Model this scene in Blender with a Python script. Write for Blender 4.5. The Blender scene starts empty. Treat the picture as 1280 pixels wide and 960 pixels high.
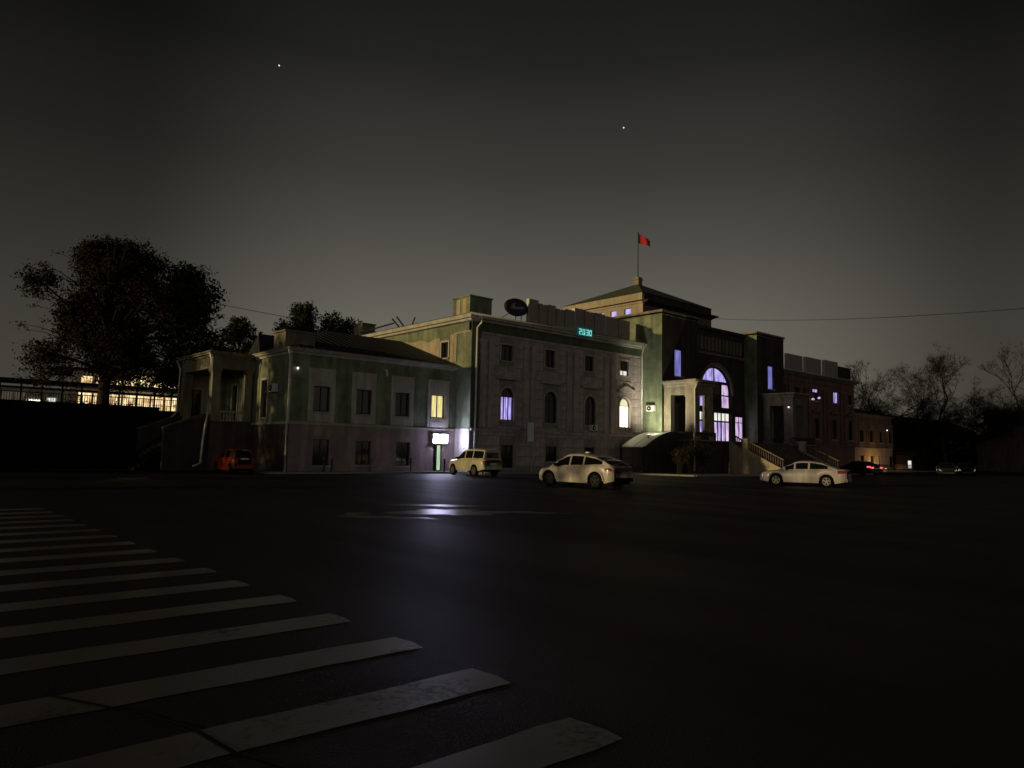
import bpy, math, random
from mathutils import Vector, Matrix
random.seed(7)
R = math.radians
S = bpy.context.scene
COL = S.collection

# ------------------------------------------------------------------ camera
# world x runs along the station front, world y away from the square
cam = bpy.data.objects.new('camera', bpy.data.cameras.new('camera'))
COL.objects.link(cam)
cam.data.sensor_width = 36
cam.data.lens = 36 * 920 / 1280
cam.data.clip_end = 4000
yaw = -math.atan2(.6613, .7501)
pitch = math.atan(86 / 920)
cam.matrix_world = (Matrix.Translation((0, 0, 1.6)) @ Matrix.Rotation(yaw, 4, 'Z')
                    @ Matrix.Rotation(math.pi / 2 + pitch, 4, 'X') @ Matrix.Rotation(.02, 4, 'Z'))
S.camera = cam

# ------------------------------------------------------------------ world: night sky glow over a city
W = bpy.data.worlds.new('World')
S.world = W
W.use_nodes = True
nt = W.node_tree
nt.nodes.clear()
N = nt.nodes.new
wo = N('ShaderNodeOutputWorld')
bg = N('ShaderNodeBackground')
tc = N('ShaderNodeTexCoord')
sx = N('ShaderNodeSeparateXYZ')
nt.links.new(tc.outputs['Generated'], sx.inputs[0])
rp = N('ShaderNodeValToRGB')
nt.links.new(sx.outputs['Z'], rp.inputs[0])
cr = rp.color_ramp
SKY = [(0.0, (.168, .156, .122)), (.10, (.158, .148, .116)), (.17, (.132, .124, .102)), (.274, (.077, .073, .062)), (.36, (.043, .041, .036)),
       (.42, (.031, .030, .027)), (.48, (.0165, .0162, .0152)), (.54, (.0118, .0116, .0112)), (.7, (.008, .008, .008)), (1.0, (.006, .006, .006))]
cr.elements[0].position = 0
cr.elements[0].color = SKY[0][1] + (1,)
cr.elements[1].position = 1
cr.elements[1].color = SKY[-1][1] + (1,)
for p_, c_ in SKY[1:-1]:
    e = cr.elements.new(p_)
    e.color = c_ + (1,)
# the glow is stronger over one quarter of the horizon
dt = N('ShaderNodeVectorMath')
dt.operation = 'DOT_PRODUCT'
fl_ = N('ShaderNodeVectorMath')      # compass direction only
fl_.operation = 'MULTIPLY'
fl_.inputs[1].default_value = (1, 1, 0)
nt.links.new(tc.outputs['Generated'], fl_.inputs[0])
nm_ = N('ShaderNodeVectorMath')
nm_.operation = 'NORMALIZE'
nt.links.new(fl_.outputs[0], nm_.inputs[0])
nt.links.new(nm_.outputs[0], dt.inputs[0])
ga = math.atan2(.6613, .7501) + R(2.5)
dt.inputs[1].default_value = (math.sin(ga), math.cos(ga), 0)
mr = N('ShaderNodeMapRange')
mr.inputs['From Min'].default_value = .85
mr.inputs['From Max'].default_value = .99
mr.inputs['To Min'].default_value = .35
mr.inputs['To Max'].default_value = 1.0
mr.interpolation_type = 'SMOOTHSTEP'
nt.links.new(dt.outputs['Value'], mr.inputs['Value'])
# added wide second glow behind the camera, put in to light the station front softly
mb_ = N('ShaderNodeMapRange')
mb_.interpolation_type = 'SMOOTHSTEP'
mb_.inputs['From Min'].default_value = .15
mb_.inputs['From Max'].default_value = -.75
mb_.inputs['To Min'].default_value = 0
mb_.inputs['To Max'].default_value = 1.35
nt.links.new(dt.outputs['Value'], mb_.inputs['Value'])
ad_ = N('ShaderNodeMath')
ad_.operation = 'ADD'
nt.links.new(mr.outputs['Result'], ad_.inputs[0])
nt.links.new(mb_.outputs['Result'], ad_.inputs[1])
nz = N('ShaderNodeTexNoise')
nz.inputs['Scale'].default_value = 2.2
nz.inputs['Detail'].default_value = 3
nt.links.new(tc.outputs['Generated'], nz.inputs['Vector'])
m2 = N('ShaderNodeMapRange')
m2.inputs['To Min'].default_value = .86
m2.inputs['To Max'].default_value = 1.14
nt.links.new(nz.outputs['Fac'], m2.inputs['Value'])
mm = N('ShaderNodeMath')
mm.operation = 'MULTIPLY'
zf = N('ShaderNodeMapRange')         # overhead the glow evens out
zf.inputs['From Min'].default_value = .55
zf.inputs['From Max'].default_value = .92
nt.links.new(sx.outputs['Z'], zf.inputs['Value'])
zm = N('ShaderNodeMix')
nt.links.new(zf.outputs['Result'], zm.inputs[0])
nt.links.new(ad_.outputs[0], zm.inputs[2])
zm.inputs[3].default_value = .8
nt.links.new(zm.outputs[0], mm.inputs[0])
nt.links.new(m2.outputs['Result'], mm.inputs[1])
nt.links.new(rp.outputs['Color'], bg.inputs['Color'])
nt.links.new(mm.outputs[0], bg.inputs['Strength'])
nt.links.new(bg.outputs[0], wo.inputs[0])

# distant low floodlighting from the left, the one directional source
sun = bpy.data.objects.new('floodlight_glow', bpy.data.lights.new('floodlight_glow', 'SUN'))
COL.objects.link(sun)
sun.data.energy = 1.75
sun.data.angle = R(.7)
sun.data.color = (1.0, .76, .36)
sun.rotation_euler = Vector((-1, .22, .122)).to_track_quat('Z', 'Y').to_euler()

S.view_settings.view_transform = 'Standard'
S.view_settings.look = 'None'
S.view_settings.exposure = 0
S.view_settings.gamma = 1
S.view_settings.use_curve_mapping = False
S.cycles.use_denoising = True
S.cycles.max_bounces = 6
S.cycles.sample_clamp_indirect = 3

# ------------------------------------------------------------------ materials
def mat(name, col, rough=.8, metal=0, var=.25, scale=3., bump=0., bscale=30., col2=None, spec=.4, coat=0, emit=None, es=0, stain=0., aniso=None):
    m = bpy.data.materials.new(name)
    m.use_nodes = True
    t = m.node_tree
    b = t.nodes['Principled BSDF']
    b.inputs['Roughness'].default_value = rough
    b.inputs['Metallic'].default_value = metal
    b.inputs['Specular IOR Level'].default_value = spec
    b.inputs['Coat Weight'].default_value = coat
    co = t.nodes.new('ShaderNodeTexCoord')
    vec = co.outputs['Object']
    if aniso:
        mp = t.nodes.new('ShaderNodeMapping')
        mp.inputs['Scale'].default_value = aniso
        t.links.new(vec, mp.inputs[0])
        vec = mp.outputs[0]
    n1 = t.nodes.new('ShaderNodeTexNoise')
    n1.inputs['Scale'].default_value = scale
    n1.inputs['Detail'].default_value = 6
    n1.inputs['Roughness'].default_value = .62
    t.links.new(vec, n1.inputs['Vector'])
    rr = t.nodes.new('ShaderNodeValToRGB')
    rr.color_ramp.elements[0].position = .3
    rr.color_ramp.elements[1].position = .7
    c2 = col2 or tuple(min(1, c * (1 + var)) for c in col)
    c1 = tuple(c * (1 - var) for c in col) if not col2 else col
    rr.color_ramp.elements[0].color = c1 + (1,)
    rr.color_ramp.elements[1].color = c2 + (1,)
    t.links.new(n1.outputs['Fac'], rr.inputs[0])
    last = rr.outputs[0]
    if stain:
        n2 = t.nodes.new('ShaderNodeTexNoise')
        n2.inputs['Scale'].default_value = 1.0
        n2.inputs['Detail'].default_value = 5
        mp = t.nodes.new('ShaderNodeMapping')
        mp.inputs['Scale'].default_value = (1.6, 1.6, .25)
        t.links.new(co.outputs['Object'], mp.inputs[0])
        t.links.new(mp.outputs[0], n2.inputs['Vector'])
        r2 = t.nodes.new('ShaderNodeValToRGB')
        r2.color_ramp.elements[0].position = .42
        r2.color_ramp.elements[0].color = (1 - stain,) * 3 + (1,)
        r2.color_ramp.elements[1].position = .6
        t.links.new(n2.outputs['Fac'], r2.inputs[0])
        mx = t.nodes.new('ShaderNodeMix')
        mx.data_type = 'RGBA'
        mx.blend_type = 'MULTIPLY'
        mx.inputs[0].default_value = 1
        t.links.new(last, mx.inputs[6])
        t.links.new(r2.outputs[0], mx.inputs[7])
        last = mx.outputs[2]
    t.links.new(last, b.inputs['Base Color'])
    if bump:
        n3 = t.nodes.new('ShaderNodeTexNoise')
        n3.inputs['Scale'].default_value = bscale
        n3.inputs['Detail'].default_value = 4
        t.links.new(co.outputs['Object'], n3.inputs['Vector'])
        bp = t.nodes.new('ShaderNodeBump')
        bp.inputs['Strength'].default_value = bump
        bp.inputs['Distance'].default_value = .03
        t.links.new(n3.outputs['Fac'], bp.inputs['Height'])
        t.links.new(bp.outputs[0], b.inputs['Normal'])
    if emit:
        b.inputs['Emission Color'].default_value = emit + (1,)
        b.inputs['Emission Strength'].default_value = es
    return m

def glow(name, c1, c2, strength, scale=1.5, aniso=(1, 1, 1)):
    """a lit surface seen through a window: uneven curtain / room tones"""
    m = bpy.data.materials.new(name)
    m.use_nodes = True
    t = m.node_tree
    b = t.nodes['Principled BSDF']
    b.inputs['Base Color'].default_value = (.05, .05, .05, 1)
    b.inputs['Roughness'].default_value = .2
    co = t.nodes.new('ShaderNodeTexCoord')
    mp = t.nodes.new('ShaderNodeMapping')
    mp.inputs['Scale'].default_value = aniso
    n1 = t.nodes.new('ShaderNodeTexNoise')
    n1.inputs['Scale'].default_value = scale
    n1.inputs['Detail'].default_value = 4
    rr = t.nodes.new('ShaderNodeValToRGB')
    rr.color_ramp.elements[0].position = .35
    rr.color_ramp.elements[1].position = .65
    rr.color_ramp.elements[0].color = c1 + (1,)
    rr.color_ramp.elements[1].color = c2 + (1,)
    t.links.new(co.outputs['Object'], mp.inputs[0])
    t.links.new(mp.outputs[0], n1.inputs['Vector'])
    t.links.new(n1.outputs['Fac'], rr.inputs[0])
    t.links.new(rr.outputs[0], b.inputs['Emission Color'])
    b.inputs['Emission Strength'].default_value = strength
    return m

M = {}
M['green'] = mat('green_plaster', (.235, .27, .18), .85, var=.3, scale=1.2, bump=.35, bscale=9, stain=.35)
M['cream'] = mat('cream_plaster', (.58, .53, .49), .85, var=.12, scale=2, bump=.3, bscale=12, stain=.25)
M['plinth'] = mat('brown_pink_render', (.38, .29, .29), .85, var=.2, scale=1.5, bump=.4, bscale=10, stain=.3)
M['portico'] = mat('weathered_shaded_plaster', (.26, .235, .175), .85, var=.25, scale=1.6, bump=.4, bscale=9, stain=.4)  # cream darkened, the portico's shade put into the colour, plus weather stains
M['plinthd'] = mat('shaded_render', (.12, .085, .08), .9, var=.25, scale=1.5, bump=.4, bscale=10, stain=.4)  # darker copy of the plinth render, shade put into the colour
M['redstone_shaded'] = mat('red_brown_stone_shaded', (.20, .115, .10), .85, var=.2, scale=1.8, bump=.5, bscale=14, stain=.3)  # right block's stone darkened and reddened: its shade is put into the colour
M['greend'] = mat('shaded_green_paint', (.11, .13, .09), .8, var=.2, stain=.3)  # green darkened: the eaves' shadow is put into the colour
M['dim'] = mat('shaded_trim', (.20, .16, .13), .8, var=.2, stain=.3)  # darker copy of portal and trim plaster, shade put into the colour
M['stone'] = mat('brown_stone', (.50, .42, .42), .8, var=.2, scale=1.8, bump=.5, bscale=14, stain=.25)
M['stoned'] = mat('stone_joint', (.30, .25, .24), .9, var=.2)
M['beige'] = mat('beige_plaster', (.47, .39, .29), .85, var=.14, scale=1.5, bump=.3, bscale=10, stain=.2)
M['portal'] = mat('portal_plaster', (.29, .25, .19), .85, var=.2, scale=2, bump=.4, bscale=10, stain=.3)
M['darkwall'] = mat('dark_brown_wall', (.055, .042, .036), .85, var=.3, scale=1.2, bump=.4, bscale=8, stain=.3)
M['trim'] = mat('trim_paint', (.50, .47, .41), .6, var=.12, stain=.2)
M['roof'] = mat('dark_metal_roof', (.014, .015, .022), .7, metal=.0, var=.3, scale=1.5)
M['roofg'] = mat('green_metal_roof', (.10, .12, .08), .5, var=.25)
M['pipe'] = mat('galvanised_pipe', (.55, .55, .54), .42, metal=.25, var=.15)
M['frame'] = mat('dark_window_frame', (.03, .024, .024), .5, var=.2)
M['framel'] = mat('pale_window_frame', (.35, .33, .30), .5, var=.15)
M['glass'] = mat('dark_glass', (.008, .009, .013), .08, var=.2, spec=.6)
M['pglass'] = mat('purple_dark_glass', (.03, .014, .026), .15, var=.3, spec=.5)
M['asphalt'] = mat('asphalt', (.010, .0085, .007), .62, var=.3, scale=.35, bump=.8, bscale=70, spec=.12)
M['paving'] = mat('paving', (.20, .19, .19), .75, var=.2, scale=2, bump=.4, bscale=30)
M['kerb'] = mat('kerb_stone', (.30, .29, .28), .75, var=.2, scale=3, bump=.4, bscale=30)
M['earth'] = mat('earth', (.007, .006, .005), .95, var=.3, scale=.5, bump=.5, bscale=6, spec=.1)
M['black'] = mat('black_rubber', (.008, .008, .008), .9, var=.2, spec=.08)
M['metal'] = mat('dark_metal', (.05, .05, .05), .5, metal=.5, var=.2)
M['steel'] = mat('wheel_alloy', (.16, .16, .165), .45, metal=.6, var=.1)
M['bark'] = mat('bark', (.05, .038, .03), .95, var=.35, scale=4, bump=.6, bscale=12, spec=.1)
M['leafa'] = mat('autumn_leaves', (.018, .014, .008), .9, col2=(.038, .024, .012), scale=.6, spec=.1)
M['leafg'] = mat('evergreen_foliage', (.020, .028, .014), .85, col2=(.045, .055, .025), scale=1.2, spec=.1)
M['twig'] = mat('bare_twigs', (.022, .018, .015), .95, var=.3, scale=2, spec=.05)
M['shrub'] = mat('dry_shrub', (.055, .043, .028), .9, var=.4, scale=3, spec=.05)
M['sign'] = mat('sign_boards', (.35, .28, .28), .6, var=.15, scale=1.5)
M['signedge'] = mat('pale_sign_edge', (.7, .68, .62), .5, var=.1)  # paler than the boards: floodlit edges put into the colour
M['blue'] = mat('blue_emblem', (.012, .012, .05), .4, var=.2)
M['white'] = mat('white_plastic', (.75, .75, .73), .45, var=.06)
M['red'] = mat('red_flag', (.62, .05, .06), .8, var=.15)
M['awning'] = mat('pale_awning', (.82, .86, .80), .5, var=.08, scale=3, stain=.12)
M['lit_yellow'] = glow('lit_yellow_room', (.66, .56, .18), (.96, .86, .42), 1.0, 1.8, (3, 1, .4))
M['lit_violet'] = glow('lit_violet_room', (.18, .14, .52), (.62, .52, .98), .95, 1.3, (2.5, 1, .6))
M['lit_pink'] = glow('lit_pink_room', (.36, .20, .50), (.92, .74, .96), .95, 1.5, (3, 1, .5))
M['lit_blue'] = glow('lit_blue_room', (.10, .09, .36), (.26, .25, .62), .9, 1.6, (3, 1, .35))
M['lit_blue2'] = glow('bright_blue_room', (.16, .12, .55), (.66, .58, 1.0), 1.0, 1.8, (3, 1, .5))
M['lit_arch'] = glow('warm_fanlight', (.80, .72, .42), (.95, .88, .60), 1.0, 1.5)
M['lit_warm'] = glow('bright_warm_room', (1.0, .84, .46), (1.0, .96, .76), 4.5, 1.2)
M['lit_white'] = glow('white_room_light', (.75, .75, .65), (.95, .95, .9), 1.0, 1.2)
M['lit_hall'] = glow('lit_wall_glow', (.30, .17, .06), (1.0, .78, .42), 1.7, 1.1, (1.6, 1, 1))
M['dim_hall'] = glow('dim_wall_glow', (.045, .036, .026), (.075, .062, .045), 1.0, .5, (1, 1, 1))
M['lit_door'] = glow('lit_glass_door', (.28, .42, .24), (.60, .74, .46), 1.3, 1.2, (1, 1, .4))
M['lightbox'] = glow('lightbox', (.62, .62, 1.0), (.70, .70, 1.0), 100, 1)
M['cyan'] = glow('cyan_leds', (.12, .62, .55), (.30, .90, .85), .95, 3)
M['cyand'] = mat('clock_panel', (.01, .06, .06), .4, emit=(.02, .16, .15), es=.25)
M['bulb'] = glow('cold_bulb', (.9, .95, 1), (1, 1, 1), 3, 1)
M['dimbulb'] = glow('dim_bulb', (.55, .5, .4), (.7, .65, .5), .35, 1)
M['warmbulb'] = glow('warm_bulb', (1, .7, .3), (1, .8, .45), 6, 1)
M['redlamp'] = glow('red_lamp', (1, .05, .06), (1, .15, .15), 1.6, 1)
M['star'] = glow('star', (.9, .95, 1), (1, 1, 1), 1.1, 1)

# crosswalk paint: worn
def stripe_mat():
    m = mat('worn_road_paint', (.030, .027, .023), .5, var=.6, scale=1.6, bump=.2, bscale=50, spec=.5, coat=1)
    m.node_tree.nodes['Principled BSDF'].inputs['Coat Roughness'].default_value = .33
    t = m.node_tree
    b_ = t.nodes['Principled BSDF']
    src = b_.inputs['Base Color'].links[0].from_socket
    co_ = t.nodes.new('ShaderNodeTexCoord')
    na, nb_ = t.nodes.new('ShaderNodeTexNoise'), t.nodes.new('ShaderNodeTexNoise')
    na.inputs['Scale'].default_value = 14
    na.inputs['Detail'].default_value = 8
    na.inputs['Roughness'].default_value = .75
    nb_.inputs['Scale'].default_value = 1.1
    nb_.inputs['Detail'].default_value = 3
    ad = t.nodes.new('ShaderNodeMath')
    ad.operation = 'ADD'
    for q_ in (na, nb_):
        t.links.new(co_.outputs['Object'], q_.inputs['Vector'])
    t.links.new(na.outputs['Fac'], ad.inputs[0])
    t.links.new(nb_.outputs['Fac'], ad.inputs[1])
    rr = t.nodes.new('ShaderNodeMapRange')      # 0 = paint gone, 1 = whole paint
    rr.inputs['From Min'].default_value = 1.27
    rr.inputs['From Max'].default_value = 1.08
    t.links.new(ad.outputs[0], rr.inputs['Value'])
    mx = t.nodes.new('ShaderNodeMix')
    mx.data_type = 'RGBA'
    t.links.new(rr.outputs[0], mx.inputs[0])
    mx.inputs[6].default_value = (.012, .010, .008, 1)
    t.links.new(src, mx.inputs[7])
    t.links.new(mx.outputs[2], b_.inputs['Base Color'])
    t.links.new(rr.outputs[0], b_.inputs['Coat Weight'])
    return m
M['paint'] = stripe_mat()

# asphalt: patchy gloss and faint tracks
t = M['asphalt'].node_tree
b = t.nodes['Principled BSDF']
co = t.nodes.new('ShaderNodeTexCoord')
mp = t.nodes.new('ShaderNodeMapping')
mp.inputs['Rotation'].default_value = (0, 0, R(-41))
mp.inputs['Scale'].default_value = (.5, .045, 1)
mp.inputs['Rotation'].default_value = (0, 0, R(48))
n1 = t.nodes.new('ShaderNodeTexNoise')
n1.inputs['Scale'].default_value = 1
n1.inputs['Detail'].default_value = 5
mr2 = t.nodes.new('ShaderNodeMapRange')
mr2.inputs['From Min'].default_value = .38
mr2.inputs['From Max'].default_value = .66
mr2.inputs['To Min'].default_value = .52
mr2.inputs['To Max'].default_value = .66
t.links.new(co.outputs['Object'], mp.inputs[0])
t.links.new(mp.outputs[0], n1.inputs['Vector'])
t.links.new(n1.outputs['Fac'], mr2.inputs['Value'])
t.links.new(mr2.outputs[0], b.inputs['Roughness'])

# ------------------------------------------------------------------ mesh builder
ORG = {}
class MB:
    def __init__(s):
        s.v = []
        s.f = []
    def add(s, vs, fs):
        n = len(s.v)
        s.v += [tuple(p) for p in vs]
        s.f += [tuple(i + n for i in f) for f in fs]
        return s
    def box(s, a, b):
        (x0, y0, z0), (x1, y1, z1) = a, b
        return s.add([(x0, y0, z0), (x1, y0, z0), (x1, y1, z0), (x0, y1, z0), (x0, y0, z1), (x1, y0, z1), (x1, y1, z1), (x0, y1, z1)],
                     [(0, 3, 2, 1), (4, 5, 6, 7), (0, 1, 5, 4), (1, 2, 6, 5), (2, 3, 7, 6), (3, 0, 4, 7)])
    def prism(s, poly, axis, a, b):
        """poly of 2D points; axis x:(y,z) y:(x,z) z:(x,y)"""
        n = len(poly)
        def P(p, k):
            return {'x': (k, p[0], p[1]), 'y': (p[0], k, p[1]), 'z': (p[0], p[1], k)}[axis]
        return s.add([P(p, a) for p in poly] + [P(p, b) for p in poly],
                     [tuple(range(n)), tuple(range(2 * n - 1, n - 1, -1))] + [(i, (i + 1) % n, n + (i + 1) % n, n + i) for i in range(n)])
    def tube(s, pts, rad, seg=8, cap=True):
        pts = [Vector(p) for p in pts]
        rs = rad if isinstance(rad, (list, tuple)) else [rad] * len(pts)
        vs = []
        for i, p in enumerate(pts):
            d = (pts[min(i + 1, len(pts) - 1)] - pts[max(i - 1, 0)]).normalized()
            u = d.cross(Vector((0, 0, 1)))
            if u.length < .05:
                u = d.cross(Vector((0, 1, 0)))
            u.normalize()
            w = u.cross(d)
            for k in range(seg):
                a = 2 * math.pi * k / seg
                vs.append(p + (u * math.cos(a) + w * math.sin(a)) * rs[i])
        fs = [(i * seg + k, i * seg + (k + 1) % seg, (i + 1) * seg + (k + 1) % seg, (i + 1) * seg + k) for i in range(len(pts) - 1) for k in range(seg)]
        if cap:
            fs += [tuple(range(seg))[::-1], tuple((len(pts) - 1) * seg + k for k in range(seg))]
        return s.add(vs, fs)
    def lathe(s, prof, c=(0, 0, 0), axis='z', seg=16):
        """prof: (r, h) pairs"""
        vs = []
        for r, h in prof:
            for k in range(seg):
                a = 2 * math.pi * k / seg
                x, y = r * math.cos(a), r * math.sin(a)
                p = {'z': (x, y, h), 'y': (x, h, y), 'x': (h, x, y)}[axis]
                vs.append((c[0] + p[0], c[1] + p[1], c[2] + p[2]))
        n = len(prof)
        fs = [(i * seg + k, i * seg + (k + 1) % seg, (i + 1) * seg + (k + 1) % seg, (i + 1) * seg + k) for i in range(n - 1) for k in range(seg)]
        fs += [tuple(range(seg))[::-1], tuple((n - 1) * seg + k for k in range(seg))]
        return s.add(vs, fs)
    def build(s, name, m, parent=None, smooth=False, stuff=False, bevel=0):
        ox, oy, oz = ORG.get(parent, (0, 0, 0)) if parent else (0, 0, 0)
        me = bpy.data.meshes.new(name)
        me.from_pydata([(x - ox, y - oy, z - oz) for x, y, z in s.v], [], s.f)
        me.materials.append(m)
        if smooth:
            me.shade_smooth()
        o = bpy.data.objects.new(name, me)
        COL.objects.link(o)
        if parent:
            o.parent = parent
            ORG[o] = (ox, oy, oz)
        if stuff:
            o['kind'] = 'stuff'
        return o

def tag(o, label, cat, group=None):
    o['label'] = label
    o['category'] = cat
    if group:
        o['group'] = group
    return o

def thing(name, label, cat, loc=(0, 0, 0), rz=0, group=None):
    o = bpy.data.objects.new(name, None)
    o.empty_display_size = .3
    COL.objects.link(o)
    o.location = loc
    o.rotation_euler = (0, 0, rz)
    tag(o, label, cat, group)
    ORG[o] = tuple(loc) if rz == 0 else (0, 0, 0)
    return o

def copy_tree(o, parent=None):
    c = o.copy()
    COL.objects.link(c)
    if parent:
        c.parent = parent
    for ch in list(o.children):
        copy_tree(ch, c)
    return c

def struct(o):
    o['kind'] = 'structure'
    return o

# ------------------------------------------------------------------ ground
g = MB()
g.add([(-1500, -1500, 0), (1500, -1500, 0), (1500, 1500, 0), (-1500, 1500, 0)], [(0, 1, 2, 3)])
struct(g.build('ground', M['earth']))
g = MB()
nx = 24
g.add([(-60, -30, .004), (130, -30, .004), (130, 50, .004), (-60, 50, .004)], [(0, 1, 2, 3)])
road = struct(g.build('square_road', M['asphalt']))
# pavement with kerb stones along the building
pav = MB()
pav.prism([(19, 51.4), (19, 44.0), (33.6, 44.0), (34.4, 42.0), (47.5, 41.6), (50, 34.5), (84, 34.5), (86, 41.6), (130, 41.6), (130, 51.4)], 'z', -.05, .12)
pavement = struct(pav.build('pavement', M['paving']))
def kerb_run(pts):
    for (x0, y0), (x1, y1) in zip(pts, pts[1:]):
        L = math.hypot(x1 - x0, y1 - y0)
        n = max(1, int(L / 1.6))
        for i in range(n):
            a, b_ = (i + .01) / n, (i + .99) / n
            p = Vector((x0 + (x1 - x0) * a, y0 + (y1 - y0) * a, 0))
            q = Vector((x0 + (x1 - x0) * b_, y0 + (y1 - y0) * b_, 0))
            d = (q - p).normalized()
            nn = Vector((d.y, -d.x, 0)) * .16
            h = .135 + random.uniform(-.004, .004)
            vs = [p, q, q + nn, p + nn]
            k = MB()
            k.add([(v.x, v.y, 0) for v in vs] + [(v.x, v.y, h) for v in vs], [(0, 3, 2, 1), (4, 5, 6, 7), (0, 1, 5, 4), (1, 2, 6, 5), (2, 3, 7, 6), (3, 0, 4, 7)])
            k.build('kerb_stone', M['kerb'], pavement)
kerb_run([(19, 43.99), (33.6, 43.99), (34.4, 41.99), (47.5, 41.59), (50, 34.49), (84, 34.49), (86, 41.59), (112, 41.59)])
# zebra crossing: separate worn stripes, a part of the road each
for k in range(-2, 17):
    y0 = 2.80 + 1.142 * k
    s_ = MB()
    w = .43
    xr = 3.52 + random.uniform(-.05, .05) - (0.12 if k == 0 else 0)
    xl = -.5
    top, bot = [], []
    n = 14
    for i in range(n + 1):
        x = xl + (xr - xl) * i / n
        bot.append((x, y0 + random.uniform(-.012, .012)))
        top.append((x, y0 + w + random.uniform(-.012, .012)))
    # rounded far corner
    poly = bot + [(xr + .03, y0 + w * .45)] + top[::-1]
    vs = [(x, y, .008) for x, y in poly]
    s_.add(vs, [tuple(range(len(vs)))])
    s_.build('crossing_stripe', M['paint'], road)
# patched crack crossing the near stripes
c = MB()
pts = [pt for pt in [(1.0, 5.6), (1.35, 4.9), (1.55, 4.35), (1.6, 3.9), (1.78, 3.4), (1.85, 2.8)]]
for (x0, y0), (x1, y1) in zip(pts, pts[1:]):
    c.add([(x0 - .012, y0, .0125), (x0 + .014, y0, .0125), (x1 + .014, y1, .0125), (x1 - .012, y1, .0125)], [(0, 1, 2, 3)])
c.build('tar_seam', M['black'], road)
# smooth worn patches in the asphalt
M['smooth'] = mat('polished_asphalt', (.012, .011, .011), .28, var=.3, scale=.8, bump=.8, bscale=9, spec=1.0)
for (cx_, cy_, a_, b_, rot_, sd_) in ((13.0, 17.9, 1.6, .35, -42, 1), (11.7, 15.8, 1.25, 1.0, -36, 2), (9.6, 15.3, 1.2, .3, -45, 3), (13.4, 15.0, 1.5, .3, -40, 4)):
    rnd_ = random.Random(sd_)
    pp = []
    for i in range(28):
        t_ = 2 * math.pi * i / 28
        k_ = 1 + rnd_.uniform(-.4, .35)
        x_, y_ = a_ * k_ * math.cos(t_), b_ * k_ * math.sin(t_)
        pp.append((cx_ + x_ * math.cos(R(rot_)) - y_ * math.sin(R(rot_)), cy_ + x_ * math.sin(R(rot_)) + y_ * math.cos(R(rot_)), .008))
    MB().add(pp, [tuple(range(28))]).build('asphalt_patch', M['smooth'], road)
# manhole cover
mh = MB()
mh.lathe([(.32, .006), (.32, .014), (.27, .016), (.0, .016)], (9.5, 16.5, 0), seg=20)
mh.build('manhole_cover', M['metal'], road)

# ------------------------------------------------------------------ station building
ST = thing('station_building', 'long two and three storey green and brown railway station with tall central entrance hall', 'station', (66, 45, 0))

def wall(parent, mt, axis, c, s0, s1, z0, z1, ops=(), depth=.28, name='wall', label=None):
    """wall plane; axis 'v': faces -y at y=c, runs in x. axis 'u': faces -x at x=c, runs in y. ops: (a,b,za,zb,arch)"""
    m_ = MB()
    P = (lambda s, z, d=0: (s, c + d, z)) if axis == 'v' else (lambda s, z, d=0: (c + d, s, z))
    cs = sorted({s0, s1} | {o[0] for o in ops} | {o[1] for o in ops})
    cz = sorted({z0, z1} | {o[2] for o in ops} | {o[3] for o in ops})
    for a, b_ in zip(cs, cs[1:]):
        for p, q in zip(cz, cz[1:]):
            ms, mz = (a + b_) / 2, (p + q) / 2
            if any(o[0] < ms < o[1] and o[2] < mz < o[3] for o in ops):
                continue
            m_.add([P(a, p), P(b_, p), P(b_, q), P(a, q)], [(0, 1, 2, 3)])
    for o in ops:
        a, b_, p, q = o[:4]
        arch = len(o) > 4 and o[4]
        top = q
        if arch:
            r = (b_ - a) / 2
            top = q - r
            mc = (a + b_) / 2
            n = 14
            arc = [(mc - r * math.cos(math.pi * i / n), top + r * math.sin(math.pi * i / n)) for i in range(n + 1)]
            for (x0, y0), (x1, y1) in zip(arc, arc[1:]):
                m_.add([P(x0, y0), P(x1, y1), P(x1, q), P(x0, q)], [(0, 1, 2, 3)])
                m_.add([P(x0, y0), P(x1, y1), P(x1, y1, depth), P(x0, y0, depth)], [(0, 1, 2, 3)])
        else:
            m_.add([P(a, q), P(b_, q), P(b_, q, depth), P(a, q, depth)], [(0, 1, 2, 3)])
        m_.add([P(a, p), P(a, top), P(a, top, depth), P(a, p, depth)], [(0, 1, 2, 3)])
        m_.add([P(b_, p), P(b_, top), P(b_, top, depth), P(b_, p, depth)], [(0, 1, 2, 3)])
        m_.add([P(a, p), P(b_, p), P(b_, p, depth), P(a, p, depth)], [(0, 1, 2, 3)])
    o = m_.build(name, mt, parent)
    if label:
        o['label'] = label
    return o

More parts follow.
